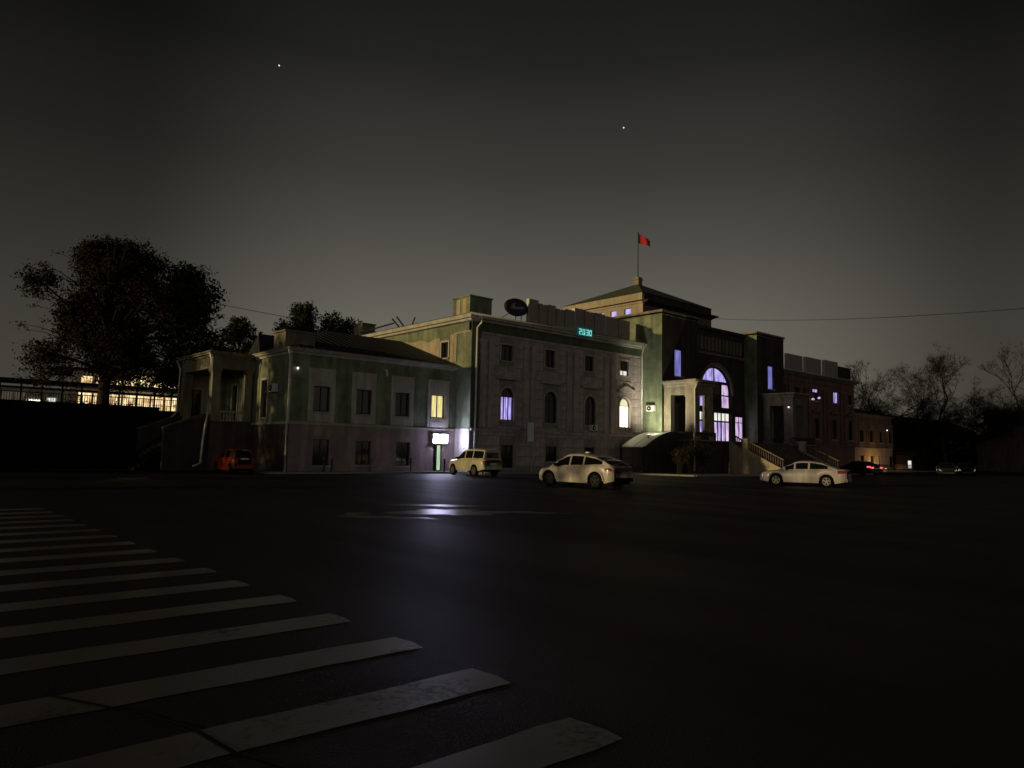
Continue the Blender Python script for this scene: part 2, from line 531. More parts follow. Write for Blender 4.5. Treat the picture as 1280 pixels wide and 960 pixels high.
def window(parent, axis, c, a, b_, z0, z1, pane, frame='frame', cols=2, rows=(), arch=False, inset=.18, sill='trim', surround=None,
           bar=.07, name='window', fan=2, panes=None, label=None):
    """frame mesh = the window part; panes, sill and surround are its sub-parts"""
    def P(s, d, z):
        return (s, c + d, z) if axis == 'v' else (c + d, s, z)
    def bx(mb, s0, s1, za, zb, d0, d1):
        p, q = P(s0, d0, za), P(s1, d1, zb)
        mb.box(tuple(map(min, p, q)), tuple(map(max, p, q)))
    w, h = b_ - a, z1 - z0
    r = w / 2
    zt = z1 - r if arch else z1
    fr = MB()
    d0, d1 = inset - .04, inset + .04
    bx(fr, a, a + bar, z0, zt, d0, d1)
    bx(fr, b_ - bar, b_, z0, zt, d0, d1)
    bx(fr, a + bar, b_ - bar, z0, z0 + bar, d0, d1)
    bx(fr, a + bar, b_ - bar, zt - bar * .6, zt + bar * .4 if arch else zt, d0, d1)
    xs = [a + w * i / cols for i in range(cols + 1)]
    zs = [z0] + [z0 + (zt - z0) * k for k in rows] + [zt]
    for x in xs[1:-1]:
        bx(fr, x - bar / 2, x + bar / 2, z0 + bar, zt - bar * .6, d0 + .005, d1 - .005)
    for z in zs[1:-1]:
        bx(fr, a + bar, b_ - bar, z - bar / 2, z + bar / 2, d0 + .01, d1 - .01)
    mc = (a + b_) / 2
    if arch:
        n = 16
        for i in range(n):
            t0, t1 = math.pi * i / n, math.pi * (i + 1) / n
            quad = [(mc - rr_ * math.cos(t_), zt + rr_ * math.sin(t_)) for rr_, t_ in ((r, t0), (r, t1), (r - bar, t1), (r - bar, t0))]
            vs = [P(x, d0, z) for x, z in quad] + [P(x, d1, z) for x, z in quad]
            fr.add(vs, [(0, 1, 2, 3), (7, 6, 5, 4), (0, 1, 5, 4), (2, 3, 7, 6)])
        for i in range(1, fan):
            t_ = math.pi * i / fan
            p1 = (mc - (r - bar) * math.cos(t_), zt + (r - bar) * math.sin(t_))
            dx, dz = -math.cos(t_), math.sin(t_)
            nx_, nz_ = dz * bar / 2, -dx * bar / 2
            quad = [(mc - nx_, zt - nz_), (mc + nx_, zt + nz_), (p1[0] + nx_, p1[1] + nz_), (p1[0] - nx_, p1[1] - nz_)]
            vs = [P(x, d0 + .01, z) for x, z in quad] + [P(x, d1 - .01, z) for x, z in quad]
            fr.add(vs, [(0, 1, 2, 3), (7, 6, 5, 4), (0, 1, 5, 4), (1, 2, 6, 5), (2, 3, 7, 6), (3, 0, 4, 7)])
    wobj = fr.build(name, M[frame], parent)
    if label:
        wobj['label'] = label
    k = 0
    for i in range(cols):
        for j in range(len(zs) - 1):
            pm = pane if panes is None else panes[k % len(panes)]
            k += 1
            pb = MB()
            bx(pb, xs[i] + bar * .4, xs[i + 1] - bar * .4, zs[j] + bar * .4, zs[j + 1] - bar * .4, inset + .0, inset + .02)
            pb.build('pane', M[pm], wobj)
    if arch:
        for i in range(fan):
            n = 8
            ts = [math.pi * (i + q / n) / fan for q in range(n + 1)]
            poly = [(mc, zt)] + [(mc - (r - bar * .5) * math.cos(t_), zt + (r - bar * .5) * math.sin(t_)) for t_ in ts]
            vs = [P(x, inset, z) for x, z in poly] + [P(x, inset + .02, z) for x, z in poly]
            m_ = len(poly)
            pm = pane if panes is None else panes[(k + i) % len(panes)]
            MB().add(vs, [tuple(range(m_)), tuple(range(2 * m_ - 1, m_ - 1, -1))]).build('pane', M[pm], wobj)
    if sill:
        sb = MB()
        bx(sb, a - .1, b_ + .1, z0 - .1, z0 - .003, -.12, .14)
        sb.build('sill', M[sill], wobj)
    if surround:
        sb = MB()
        tw = .16
        bx(sb, a - tw, a - .004, z0, zt, -.07, .003)
        bx(sb, b_ + .004, b_ + tw, z0, zt, -.07, .003)
        if arch:
            n = 16
            for i in range(n):
                t0, t1 = math.pi * i / n, math.pi * (i + 1) / n
                quad = [(mc - rr_ * math.cos(t_), zt + rr_ * math.sin(t_)) for rr_, t_ in ((r + .004, t0), (r + .004, t1), (r + tw, t1), (r + tw, t0))]
                vs = [P(x, -.07, z) for x, z in quad] + [P(x, .003, z) for x, z in quad]
                sb.add(vs, [(0, 1, 2, 3), (0, 1, 5, 4), (2, 3, 7, 6)])
        else:
            bx(sb, a - tw, b_ + tw, z1 + .004, z1 + tw, -.07, .003)
        sb.build('surround', M[surround], wobj)
    return wobj

def cornice(parent, mt, pts, prof, name='cornice', label=None):
    """sweep profile (out, z) along an open polyline (x, y); outside is to the right of travel"""
    m_ = MB()
    n = len(pts)
    rings = []
    for i, p in enumerate(pts):
        p = Vector(p)
        d0 = (p - Vector(pts[i - 1])).normalized() if i else None
        d1 = (Vector(pts[i + 1]) - p).normalized() if i < n - 1 else None
        a = Vector((d0.y, -d0.x)) if d0 else None
        b_ = Vector((d1.y, -d1.x)) if d1 else None
        if a is None:
            off = b_
        elif b_ is None:
            off = a
        else:
            off = (a + b_) / max(.3, 1 + a.dot(b_))
        rings.append([(p.x + off.x * o, p.y + off.y * o, z) for o, z in prof])
    k = len(prof)
    vs = [v for r_ in rings for v in r_]
    fs = [(i * k + j, (i + 1) * k + j, (i + 1) * k + j + 1, i * k + j + 1) for i in range(n - 1) for j in range(k - 1)]
    fs += [tuple(range(k)), tuple((n - 1) * k + j for j in range(k))]
    m_.add(vs, fs)
    o = m_.build(name, mt, parent)
    if label:
        o['label'] = label
    return o

def cprof(z, out=.55, h=.5, d=.0):
    return [(d, z - h), (out * .25, z - h), (out * .3, z - h * .65), (out * .7, z - h * .5), (out * .75, z - h * .25), (out, z - h * .22), (out, z), (d, z + .003)]

def downpipe(parent, pts, r=.075, mt='pipe'):
    return MB().tube(pts, r, 8).build('downpipe', M[mt], parent, smooth=True)

def wing(x0, x1, zc=8.1, right=False):
    """two-storey low wing"""
    V = 45.55
    if not right:
        ups = [(22.5, 23.7, 4.1, 5.8), (25.72, 26.9, 4.08, 5.8), (28.9, 30.1, 4.08, 5.8), (32.1, 33.32, 4.1, 5.85)]
        lows = [(22.6, 23.8, .5, 2.25), (25.8, 27.0, .55, 2.2), (29.08, 30.28, .5, 2.2), (32.35, 33.2, .12, 2.1)]
    else:
        ups = [(102.5 + 3.3 * i, 103.7 + 3.3 * i, 4.1, 5.8) for i in range(5)]
        lows = [(102.6 + 3.3 * i, 103.7 + 3.3 * i, .5, 2.2) for i in range(5)]
        lows[3] = (111.7, 112.5, .12, 2.2)
    wall(ST, M['redstone_shaded' if right else 'green'], 'v', V, x0, x1, 3.35, zc, ups, label='red brown upper wall of the far low wing, shade in its colour' if right else 'green plastered upper wall of the low wing')
    wall(ST, M['beige' if right else 'plinth'], 'v', V - .05, x0 - (0 if right else .05), x1, 0, 3.22, lows, label='brown lower wall of the low wing')
    cornice(ST, M['trim'], [(x0 - .0, V), (x1, V)] if right else [(x0, 51.5), (x0, V), (x1, V)], [(0, 3.2), (.14, 3.2), (.14, 3.3), (.05, 3.38), (0, 3.38)], 'string_course')
    for i, (a, b_, p, q) in enumerate(ups):
        # cream bay strip around each upper window
        m_ = MB()
        l, r_ = a - .38, b_ + .38
        for bx_ in ((l, a - .01, 3.4, 7.0), (b_ + .01, r_, 3.4, 7.0), (a - .01, b_ + .01, q + .01, 7.0), (a - .01, b_ + .01, 3.4, p - .12)):
            m_.box((bx_[0], V - .06, bx_[2]), (bx_[1], V - .002, bx_[3]))
        # raised panel above and below
        m_.box((a - .12, V - .085, q + .25), (b_ + .12, V - .061, 6.75))
        m_.box((a - .12, V - .085, 3.5), (b_ + .12, V - .061, p - .25))
        m_.build('bay_panel', M['dim' if right else 'cream'], ST)
        pm = 'glass' if right else ['glass', 'glass', 'glass', 'lit_yellow'][i]
        window(ST, 'v', V, a, b_, p, q, pm, cols=2, rows=(), bar=.08, sill='trim', label='lit yellow window' if pm == 'lit_yellow' else None)
    for i, (a, b_, p, q) in enumerate(lows):
        if (not right and i == 3):
            continue
        if right and i == 3:
            window(ST, 'v', V - .05, a, b_, p, q, 'lit_warm', cols=3, name='door', sill=None, panes=['glass', 'lit_yellow', 'glass'], label='narrow lit doorway')
            continue
        window(ST, 'v', V - .05, a, b_, p, q, 'glass', cols=2, rows=(.5,) if i % 2 else (), sill='trim')

# --- left wing
wing(20.9, 34.4)
# basement door under the lightbox
dr = window(ST, 'v', 45.5, 32.35, 33.2, .12, 2.1, 'lit_door', cols=2, rows=(), bar=.07, sill=None, name='door', label='glass street door glowing pale green', panes=['glass', 'lit_door'])
MB().box((33.08, 45.58, 1.0), (33.12, 45.62, 1.3)).build('handle', M['steel'], dr)
# side wall of the wing and its set back porch
wall(ST, M['green'], 'u', 20.9, 45.551, 51.5, 3.35, 8.1, [(49.2, 50.2, 3.7, 6.3)], label='green side wall with peeling patches')
wall(ST, M['plinthd'], 'u', 20.85, 45.5, 51.5, 0, 3.22, [])
window(ST, 'u', 20.9, 49.2, 50.2, 3.7, 6.3, 'glass', cols=2, rows=(.7,), surround='trim')
# portico: raised floor, columns, entablature
pb = MB()
pb.box((17.9, 51.55, 0), (20.88, 58.1, 3.25))
pb.box((17.82, 51.47, 3.25), (20.89, 58.2, 3.4))
pb.build('portico_base', M['plinthd'], ST)
for (cx, cy) in ((18.25, 51.95), (18.25, 57.7), (20.55, 51.9)):
    m_ = MB()
    hw = .33 if cx < 20 else .27
    m_.box((cx - hw, cy - hw, 3.4), (cx + hw, cy + hw, 3.72))
    m_.box((cx - hw * .85, cy - hw * .85, 3.72), (cx + hw * .85, cy + hw * .85, 6.75))
    m_.box((cx - hw * .95, cy - hw * .95, 6.75), (cx + hw * .95, cy + hw * .95, 6.88))
    m_.box((cx - hw * 1.1, cy - hw * 1.1, 6.88), (cx + hw * 1.1, cy + hw * 1.1, 7.05))
    m_.build('column', M['portico'], ST)
en = MB()
en.box((17.88, 51.55, 7.05), (20.895, 52.2, 7.85))
en.box((17.88, 52.2, 7.05), (18.6, 58.1, 7.85))
en.box((18.6, 57.4, 7.05), (20.895, 58.1, 7.85))
en.box((17.6, 51.3, 7.98), (20.9, 58.4, 8.1))
en.build('entablature', M['portico'], ST)
cornice(ST, M['portico'], [(17.88, 58.1), (17.88, 51.55), (20.9, 51.55)], cprof(8.2, .35, .36))
# back walls inside the portico
wall(ST, M['green'], 'u', 20.9, 51.5, 58, 3.4, 8.1, [(52.6, 53.5, 3.5, 6.0), (54.6, 55.6, 3.5, 6.2)])
window(ST, 'u', 20.9, 52.6, 53.5, 3.5, 6.0, 'glass', cols=2, rows=(.7,), surround='trim')
window(ST, 'u', 20.9, 54.6, 55.6, 3.5, 6.2, 'glass', cols=2, rows=(.7,), surround='trim')
wall(ST, M['beige'], 'v', 58.0, 17.9, 20.9, 3.4, 8.0, [(18.7, 19.4, 3.45, 5.9), (19.9, 20.5, 3.8, 5.7)])
window(ST, 'v', 58.0, 18.7, 19.4, 3.45, 5.9, 'glass', cols=1, rows=(.7,), surround='trim')
window(ST, 'v', 58.0, 19.9, 20.5, 3.8, 5.7, 'glass', cols=1, rows=(.7,), surround='trim')
# balustrade between the front columns
def baluster_run(parent, p, q, n, h=.62, mt='trim', rail=.1, base=True):
    p, q = Vector(p), Vector(q)
    rb = MB()
    d = (q - p)
    side = Vector((-d.y, d.x, 0)).normalized() * rail
    for z0, z1 in ((h, h + .1), (0, .07)) if base else ((h, h + .1),):
        rb.add([p + side + Vector((0, 0, z0)), q + side + Vector((0, 0, z0)), q - side + Vector((0, 0, z0)), p - side + Vector((0, 0, z0)),
                p + side + Vector((0, 0, z1)), q + side + Vector((0, 0, z1)), q - side + Vector((0, 0, z1)), p - side + Vector((0, 0, z1))],
               [(0, 3, 2, 1), (4, 5, 6, 7), (0, 1, 5, 4), (1, 2, 6, 5), (2, 3, 7, 6), (3, 0, 4, 7)])
    bal = rb.build('balustrade', M[mt], parent)
    me = None
    for i in range(n):
        c_ = p.lerp(q, (i + .5) / n)
        if me is None:
            t_ = MB().lathe([(.05, .05), (.05, .12), (.028, .18), (.065, .32), (.03, h - .12), (.05, h - .06), (.05, h)], seg=8)
            mesh = bpy.data.meshes.new('baluster')
            mesh.from_pydata(t_.v, [], t_.f)
            mesh.materials.append(M[mt])
            mesh.shade_smooth()
            me = mesh
        o = bpy.data.objects.new('baluster', me)
        COL.objects.link(o)
        o.parent = bal
        og = ORG.get(bal, (0, 0, 0))
        o.location = (c_.x - og[0], c_.y - og[1], c_.z - og[2])
    return bal
baluster_run(ST, (18.6, 51.8, 3.4), (20.3, 51.8, 3.4), 8)
# stair flanks west of the portico
for yy in (51.6, 57.5):
    flank = MB().prism([(17.88, 0), (17.88, 3.72), (17.4, 3.72), (15.0, 2.75), (15.0, 0)], 'y', yy, yy + .35).build('stair_flank', M['darkwall'], ST)
    MB().prism([(17.87, 3.725), (17.87, 3.84), (17.4, 3.84), (14.95, 2.85), (14.95, 2.735), (17.4, 3.725)], 'y', yy - .05, yy + .4).build('coping', M['plinthd'], flank)
st = MB()
for i in range(16):
    st.box((13.5 + .27 * i, 51.96 if i > 5 else 52.1, 0), (13.5 + .27 * (i + 1), 57.49, .2 * (i + 1)))
st.build('stairs', M['earth'], ST)  # near-black earth colour stands in for shade on the steps
# wing eaves, roof
cornice(ST, M['trim'], [(20.9, 51.3), (20.9, 45.55), (34.39, 45.55)], cprof(8.22, .42, .38))
rf = MB()
xl_, xr_, yf, yb, z0, zr = 20.45, 34.38, 45.1, 60.5, 8.2, 11.0
rf.add([(xl_, yf, z0), (xr_, yf, z0), (xr_, yb, z0), (xl_, yb, z0), (27.2, 53.6, zr), (xr_, 53.6, zr)],
       [(0, 1, 5, 4), (1, 2, 5), (2, 3, 4, 5), (3, 0, 4), (0, 3, 2, 1)])
wr = rf.build('roof', M['roof'], ST)
sm = MB()
for i in range(22):
    x = 21.2 + i * .6
    t_ = 1 if x > 27.2 else (x - xl_) / (27.2 - xl_)
    y1, z1 = yf + (53.6 - yf) * t_, z0 + (zr - z0) * t_
    sm.add([(x - .015, yf, z0 + .002), (x + .015, yf, z0 + .002), (x + .015, y1, z1 + .002), (x - .015, y1, z1 + .002),
            (x - .015, yf, z0 + .04), (x + .015, yf, z0 + .04), (x + .015, y1, z1 + .04), (x - .015, y1, z1 + .04)],
           [(4, 5, 6, 7), (0, 1, 5, 4), (1, 2, 6, 5), (3, 0, 4, 7)])
sm.build('roof_seam', M['roof'], wr, stuff=True)
# corner attic block and roof vents
ab = MB()
ab.box((20.65, 46.2, 8.2), (22.75, 48.0, 9.35))
ab.box((20.55, 46.1, 9.35), (22.85, 48.1, 9.47))
ab.build('attic_block', M['portico'], ST)
dg = MB()
dg.prism([(50.95, 8.25), (53.3, 8.25), (51.3, 9.75)], 'x', 20.9, 22.4)
dg.build('dormer', M['roof'], ST)
downpipe(ST, [(20.45, 45.15, 8.05), (20.62, 45.3, 7.7), (20.68, 45.38, 7.3), (20.68, 45.38, 3.5), (20.6, 45.28, 3.2), (20.6, 45.28, .3), (20.5, 45.1, .14)])
downpipe(ST, [(17.55, 51.25, 8.05), (17.72, 51.4, 7.6), (17.72, 51.4, 4.1), (17.3, 50.9, 2.2), (17.15, 50.7, .5), (16.6, 50.5, .3)])
downpipe(ST, [(17.55, 58.2, 8.05), (17.74, 58.0, 7.4), (17.74, 58.0, 4.2), (17.2, 57.6, 3.7)])

# --- tall blocks
def tall(x0, x1, left):
    V = 43.8
    ZE = 12.1
    if left:
        arches = [(37.44, 38.82, 4.12, 6.72), (42.2, 43.68, 4.12, 6.74), (47.08, 48.5, 4.12, 6.68), (51.75, 53.2, 4.12, 6.8)]
        ups = [(37.38, 38.6, 8.85, 10.1), (42.2, 43.35, 8.75, 10.2), (47.02, 48.2, 8.85, 10.2), (51.75, 53.0, 8.87, 10.25)]
        grs = [(37.6, 38.9, .4, 2.2), (42.5, 43.8, .94, 2.2), (47.2, 48.4, .9, 2.2)]
    else:
        arches = [(79.2 + 4.8 * i, 80.6 + 4.8 * i, 4.12, 6.7) for i in range(5)]
        ups = [(79.3 + 4.8 * i, 80.5 + 4.8 * i, 8.85, 10.2) for i in range(5)]
        ups[3] = (94.1, 95.7, 8.85, 10.3)
        grs = []
    ops = [a + (True,) for a in arches] + [u + (False,) for u in ups] + [g_ + (False,) for g_ in grs]
    wobj = wall(ST, M['stoned' if left else 'redstone_shaded'], 'v', V + .0, x0, x1, 0, 10.9, ops, label='brown stone front of the taller block' if left else 'red brown front of the far block, shade in its colour')
    # stone facing blocks, laid in courses round the openings
    mt = M['stone' if left else 'redstone_shaded']
    row = 0
    z = .55
    cut = [(a - .18, b_ + .18, p - .12, q + (.18)) for a, b_, p, q in [o[:4] for o in ops]]
    if left:
        cache = {}
        while z < 10.7:
            h = .78
            segs = [(x0 + .9, x1 - .02)]
            for a, b_, p, q in cut:
                if p < z + h and q > z:
                    ns = []
                    for s0, s1 in segs:
                        if b_ <= s0 or a >= s1:
                            ns.append((s0, s1))
                        else:
                            if a > s0: ns.append((s0, a))
                            if b_ < s1: ns.append((b_, s1))
                    segs = ns
            for s0, s1 in segs:
                L = s1 - s0
                n = max(1, round(L / 1.45))
                offs = 0
                for i in range(n):
                    w = L / n
                    key = (round(w, 2),)
                    me = cache.get(key)
                    if me is None:
                        hw, hh = w / 2 - .012, h / 2 - .012
                        bv = .02
                        vs = [(-hw, 0, -hh), (hw, 0, -hh), (hw, 0, hh), (-hw, 0, hh), (-hw + bv, -.05, -hh + bv), (hw - bv, -.05, -hh + bv), (hw - bv, -.05, hh - bv), (-hw + bv, -.05, hh - bv)]
                        me = bpy.data.meshes.new('stone_block')
                        me.from_pydata(vs, [], [(4, 5, 6, 7), (0, 1, 5, 4), (1, 2, 6, 5), (2, 3, 7, 6), (3, 0, 4, 7)])
                        me.materials.append(mt)
                        cache[key] = me
                    o = bpy.data.objects.new('stone_block', me)
                    COL.objects.link(o)
                    o.parent = wobj
                    og = ORG[wobj]
                    o.location = (s0 + w * (i + .5) - og[0], V - .001 + random.uniform(-.008, .008) - og[1], z + h / 2 - og[2])
            z += h
    else:
        fb = MB()
        fb.box((x0 + .02, V - .05, .55), (x1 - .9, V - .045, .56))
    # pilasters between bays
    px = [35.9, 40.4, 45.4, 50.2] if left else [82.3 + 4.8 * i for i in range(4)]
    for x in px:
        m_ = MB()
        for dx in (-.42, .42):
            m_.box((x + dx - .26, V - .2, 3.5), (x + dx + .26, V - .052, 10.3))
            m_.box((x + dx - .32, V - .24, 3.5), (x + dx + .32, V - .056, 3.8))
            m_.box((x + dx - .33, V - .25, 10.05), (x + dx + .33, V - .054, 10.3))
        m_.build('pilaster', mt, ST)
    cornice(ST, mt, [(x0, V - .05), (x1, V - .05)], [(0, 3.2), (.16, 3.2), (.16, 3.36), (.05, 3.44), (0, 3.44)], 'string_course')
    # plain corner strip and frieze band, the eaves' shadow put into the colour
    fz = MB()
    fz.box((x0 - .0, V - .07, 10.9), (x1, V + .3, 11.65))
    fz.box((x0 - .003 if left else x1 - .9, V - .062, 3.45), (x0 + .89 if left else x1 + .003, V - .004, 10.9))
    fz.build('frieze', M['greend' if left else 'redstone_shaded'], ST)
    for i, (a, b_, p, q) in enumerate(arches):
        if left:
            pm = ['lit_blue2', 'glass', 'pglass', 'lit_warm'][i]
            if i == 0:
                w = window(ST, 'v', V, a, b_, p, q, pm, cols=3, rows=(), arch=True, surround='stone', fan=1, panes=['lit_blue2', 'lit_blue2', 'lit_blue2', 'glass'], label='arched window with a violet lit lower half', bar=.09)
            elif i == 3:
                w = window(ST, 'v', V, a, b_, p, q, pm, cols=3, arch=True, surround='trim', fan=1, panes=['lit_warm', 'lit_warm', 'lit_warm', 'lit_arch'], label='brightly lit arched window', bar=.06)
            else:
                w = window(ST, 'v', V, a, b_, p, q, pm, cols=2, arch=True, surround='stone', fan=2)
        else:
            w = window(ST, 'v', V, a, b_, p, q, 'glass', cols=2, arch=True, surround='redstone_shaded', fan=2)
        # hood over each arched window
        mc = (a + b_) / 2
        hd = MB()
        hd.prism([(mc - 1.25, 7.35), (mc + 1.25, 7.35), (mc + 1.25, 7.5), (mc, 7.95), (mc - 1.25, 7.5)], 'y', V - .28, V - .055)
        hd.build('pediment', mt, ST)
    for i, (a, b_, p, q) in enumerate(ups):
        if left and i == 3:
            window(ST, 'v', V, a, b_, p, q, 'glass', cols=2, rows=(.36,), surround='stone', panes=['lit_white', 'glass'], label='upper window lit in its lower third')
        else:
            window(ST, 'v', V, a, b_, p, q, 'lit_blue2' if (not left and i == 3) else ('pglass' if i == 1 else 'glass'), cols=2, rows=(), surround='stone' if left else 'redstone_shaded',
                   label='small window lit blue' if (not left and i == 3) else None)
    for a, b_, p, q in grs:
        window(ST, 'v', V, a, b_, p, q, 'glass', cols=2, rows=(.5,))
    # gable / side walls
    if left:
        gw = wall(ST, M['green'], 'u', x0, V, 64, 3.35, 11.65, [(46.7, 47.6, 9.0, 10.25)], label='green gable wall with bare plaster patches')
        window(ST, 'u', x0, 46.7, 47.6, 9.0, 10.25, 'glass', cols=2, surround='cream')
        wall(ST, M['cream'], 'u', x0 - .06, V - .055, 45.5, 0, 3.3, [])
        cornice(ST, M['trim'], [(x0, 45.5), (x0, V)], [(0, 3.25), (.1, 3.25), (.1, 3.36), (0, 3.4)], 'string_course')
        # raised frame on the gable and a band where the plaster has gone
        m_ = MB()
        m_.box((x0 - .05, 43.86, 10.75), (x0 - .002, 45.6, 10.9))
        m_.box((x0 - .05, 45.6, 8.6), (x0 - .002, 45.95, 10.9))
        m_.build('plaster_frame', M['beige'], ST)
        m_ = MB()
        prev = 10.35
        pts = [(46.0, 10.85), (47.2, 10.6), (48.3, 10.7), (49.4, 10.45), (50.6, 10.75), (51.8, 10.7), (53.4, 10.9), (54.0, 10.3), (53.4, 9.9), (50.5, 9.0), (48.4, 8.9), (47.9, 8.6), (46.05, 8.5)]
        front = [(x0 - .03, y, z_) for y, z_ in pts]
        back = [(x0 - .002, y, z_) for y, z_ in pts]
        # leave the window opening: split into two polygons
        left_ = [(46.0, 10.85), (46.45, 10.75), (46.45, 8.6), (46.05, 8.5)]
        right_ = [(47.85, 10.65), (48.3, 10.7), (49.4, 10.45), (50.6, 10.75), (51.8, 10.7), (53.4, 10.9), (54.0, 10.3), (53.4, 9.9), (50.5, 9.0), (48.4, 8.9), (47.85, 8.7)]
        m_.prism(left_, 'x', x0 - .03, x0 - .002)
        m_.prism(right_, 'x', x0 - .03, x0 - .002)
        m_.build('bare_plaster_patch', M['beige'], ST)
        cornice(ST, M['trim'], [(x0, 64), (x0, V), (x1 - .02, V)], [(0, 11.55), (.3, 11.6), (.32, 11.75), (.5, 11.8), (.52, 12.08), (0, 12.1)], 'cornice')
    else:
        wall(ST, M['darkwall'], 'v', 64, x0, x1, 0, 12, [])
        cornice(ST, M['dim'], [(x0 + .02, V), (x1, V), (x1, 64)], [(0, 11.55), (.3, 11.6), (.32, 11.75), (.5, 11.8), (.52, 12.08), (0, 12.1)], 'cornice')
        m_ = MB()
        m_.box((x1 - .3, V + .01, 0), (x1, 64, 11.6))
        m_.build('wall', M['darkwall'], ST)
    rf = MB()
    ax0, ax1 = (x0 - .55, x1) if left else (x0, x1 + .55)
    yf, yb, z0 = V - .55, 64.4, 12.11
    if left:
        rf.add([(ax0, yf, z0), (ax1, yf, z0), (ax1, yb, z0), (ax0, yb, z0), (ax0 + 7, 54, 13.55), (ax1, 54, 13.55)], [(0, 1, 5, 4), (1, 2, 5), (2, 3, 4, 5), (3, 0, 4), (0, 3, 2, 1)])
    else:
        rf.add([(ax1, yf, z0), (ax0, yf, z0), (ax0, yb, z0), (ax1, yb, z0), (ax1 - 7, 54, 13.55), (ax0, 54, 13.55)], [(0, 1, 5, 4), (1, 2, 5), (2, 3, 4, 5), (3, 0, 4), (0, 3, 2, 1)])
    rf.build('roof', M['roof'], ST)
    gt = MB()
    gt.tube([(ax0 - .05, yf - .04, 12.06), (ax1 + (.0 if left else .05), yf - .04, 12.06)], .08, 8)
    gt.build('gutter', M['pipe'], ST, smooth=True)

tall(34.4, 54.96, True)
tall(77.34, 100.2, False)
downpipe(ST, [(34.95, 43.2, 12.0), (35.0, 43.35, 11.5), (34.78, 43.55, 11.1), (34.78, 43.6, 3.6), (34.7, 43.5, 3.2), (34.7, 43.5, .2)], .085)
downpipe(ST, [(54.6, 43.2, 12.0), (54.62, 43.35, 11.6), (54.72, 43.6, 11.2), (54.72, 43.6, 3.9)], .085)
wing(100.2, 116.9, right=True)
cornice(ST, M['dim'], [(100.2, 45.55), (116.9, 45.55), (116.9, 60)], cprof(8.15, .4, .36))
MB().add([(100.2, 45.1, 8.16), (117.3, 45.1, 8.16), (117.3, 60, 8.16), (100.2, 60, 8.16), (100.2, 53, 10.4), (111, 53, 10.4)],
         [(0, 1, 5, 4), (1, 2, 5), (2, 3, 4, 5), (0, 3, 2, 1)]).build('roof', M['roof'], ST)
MB().box((116.7, 45.56, 0), (116.9, 60, 8.1)).build('wall', M['darkwall'], ST)
# chimneys
def chimney(x0, x1, y0, y1, z0, z1, mt, slots=True):
    m_ = MB()
    m_.box((x0, y0, z0), (x1, y1, z1))
    m_.box((x0 - .08, y0 - .08, z1), (x1 + .08, y1 + .08, z1 + .12))
    o = m_.build('chimney', M[mt], ST)
    if slots:
        for yy in (y0 + (y1 - y0) * .3, y0 + (y1 - y0) * .68):
            MB().box((x0 - .03, yy - .25, z0 + .35), (x0 - .003, yy + .25, z1 - .12)).build('vent_panel', M['beige'], o)
chimney(35.5, 37.75, 45.5, 47.7, 12.2, 13.95, 'green')
chimney(34.9, 36.3, 61.2, 62.8, 12.2, 13.5, 'green')
chimney(97.7, 101.2, 44.6, 46.5, 12.1, 13.9, 'darkwall', False)
# leaning broken railing on the far gable eave
br = MB()
for a, b_ in (((34, 52.6, 12.1), (34, 53.8, 13.1)), ((34, 53.3, 12.1), (34, 54.5, 13.0)), ((34, 54.3, 12.6), (34, 60, 12.4)), ((34, 51.4, 12.1), (34, 51.0, 12.7))):
    br.tube([a, b_], .07, 6)
br.build('broken_railing', M['metal'], ST)

# --- entrance block
E0, E1 = 55.0, 77.3
def pylon(x0, x1, name_label, glass_x):
    wall(ST, M['darkwall'], 'v', 41.5, x0, x1, 3.0, 15.0, [(glass_x, glass_x + 1.25, 9.1, 11.65)], label=name_label)
    window(ST, 'v', 41.5, glass_x, glass_x + 1.25, 9.1, 11.65, 'lit_blue', cols=1, rows=(), bar=.06)
    m_ = MB()
    m_.box((x0 + .01, 41.52, 14.99), (x1 - .01, 47.5, 15.0))
    m_.build('pylon_top', M['darkwall'], ST)
pylon(55.0, 60.7, 'dark front of the left entrance pylon', 56.95)
pylon(71.6, 77.3, 'dark front of the right entrance pylon', 73.85)
wall(ST, M['green'], 'u', 55.0, 41.502, 50.5, 0, 15.0, [], label='green side wall of the entrance block')
wall(ST, M['green'], 'u', 71.6, 41.502, 43.3, 3, 15.0, [])
for x in (60.68, 77.28):
    MB().box((x - .02, 41.53, 3), (x, 50.5, 15.0)).build('wall', M['darkwall'], ST)
for a, b_ in ((55.0, 60.7), (71.6, 77.3)):
    cornice(ST, M['portico'], [(a, 50.5 if a < 60 else 43.2), (a, 41.5), (b_, 41.5), (b_, 46)], [(0, 14.72), (.07, 14.72), (.07, 14.8), (0, 14.8), (0, 14.95), (.12, 15.0), (.12, 15.18), (-.1, 15.2)], 'cornice')
MB().box((54.98, 41.503, 10.0), (54.995, 47, 10.02)).build('joint_line', M['stoned'], ST)
# centre wall with the great arch
CW = 43.0
ops = [(63.2, 69.0, 3.0, 10.95, True)]
wall(ST, M['darkwall'], 'v', CW, 60.7, 71.6, 3.0, 14.9, ops, depth=.4, label='recessed dark centre wall above the great arch')
cornice(ST, M['darkwall'], [(60.72, CW), (71.58, CW)], [(0, 14.5), (.25, 14.6), (.3, 14.9), (0, 15.0)], 'cornice')
MB().box((60.71, CW + .01, 14.95), (71.59, 50, 15.0)).build('roof', M['roof'], ST)
# relief frieze: vertical fluting over the arch
for i in range(15):
    x = 61.5 + i * .66
    MB().box((x - .2, CW - .09, 12.5), (x + .2, CW - .003, 13.9)).build('frieze_panel', M['dim'], ST)
MB().box((60.75, CW - .14, 12.05), (71.55, CW - .003, 12.3)).build('string_course', M['dim'], ST)
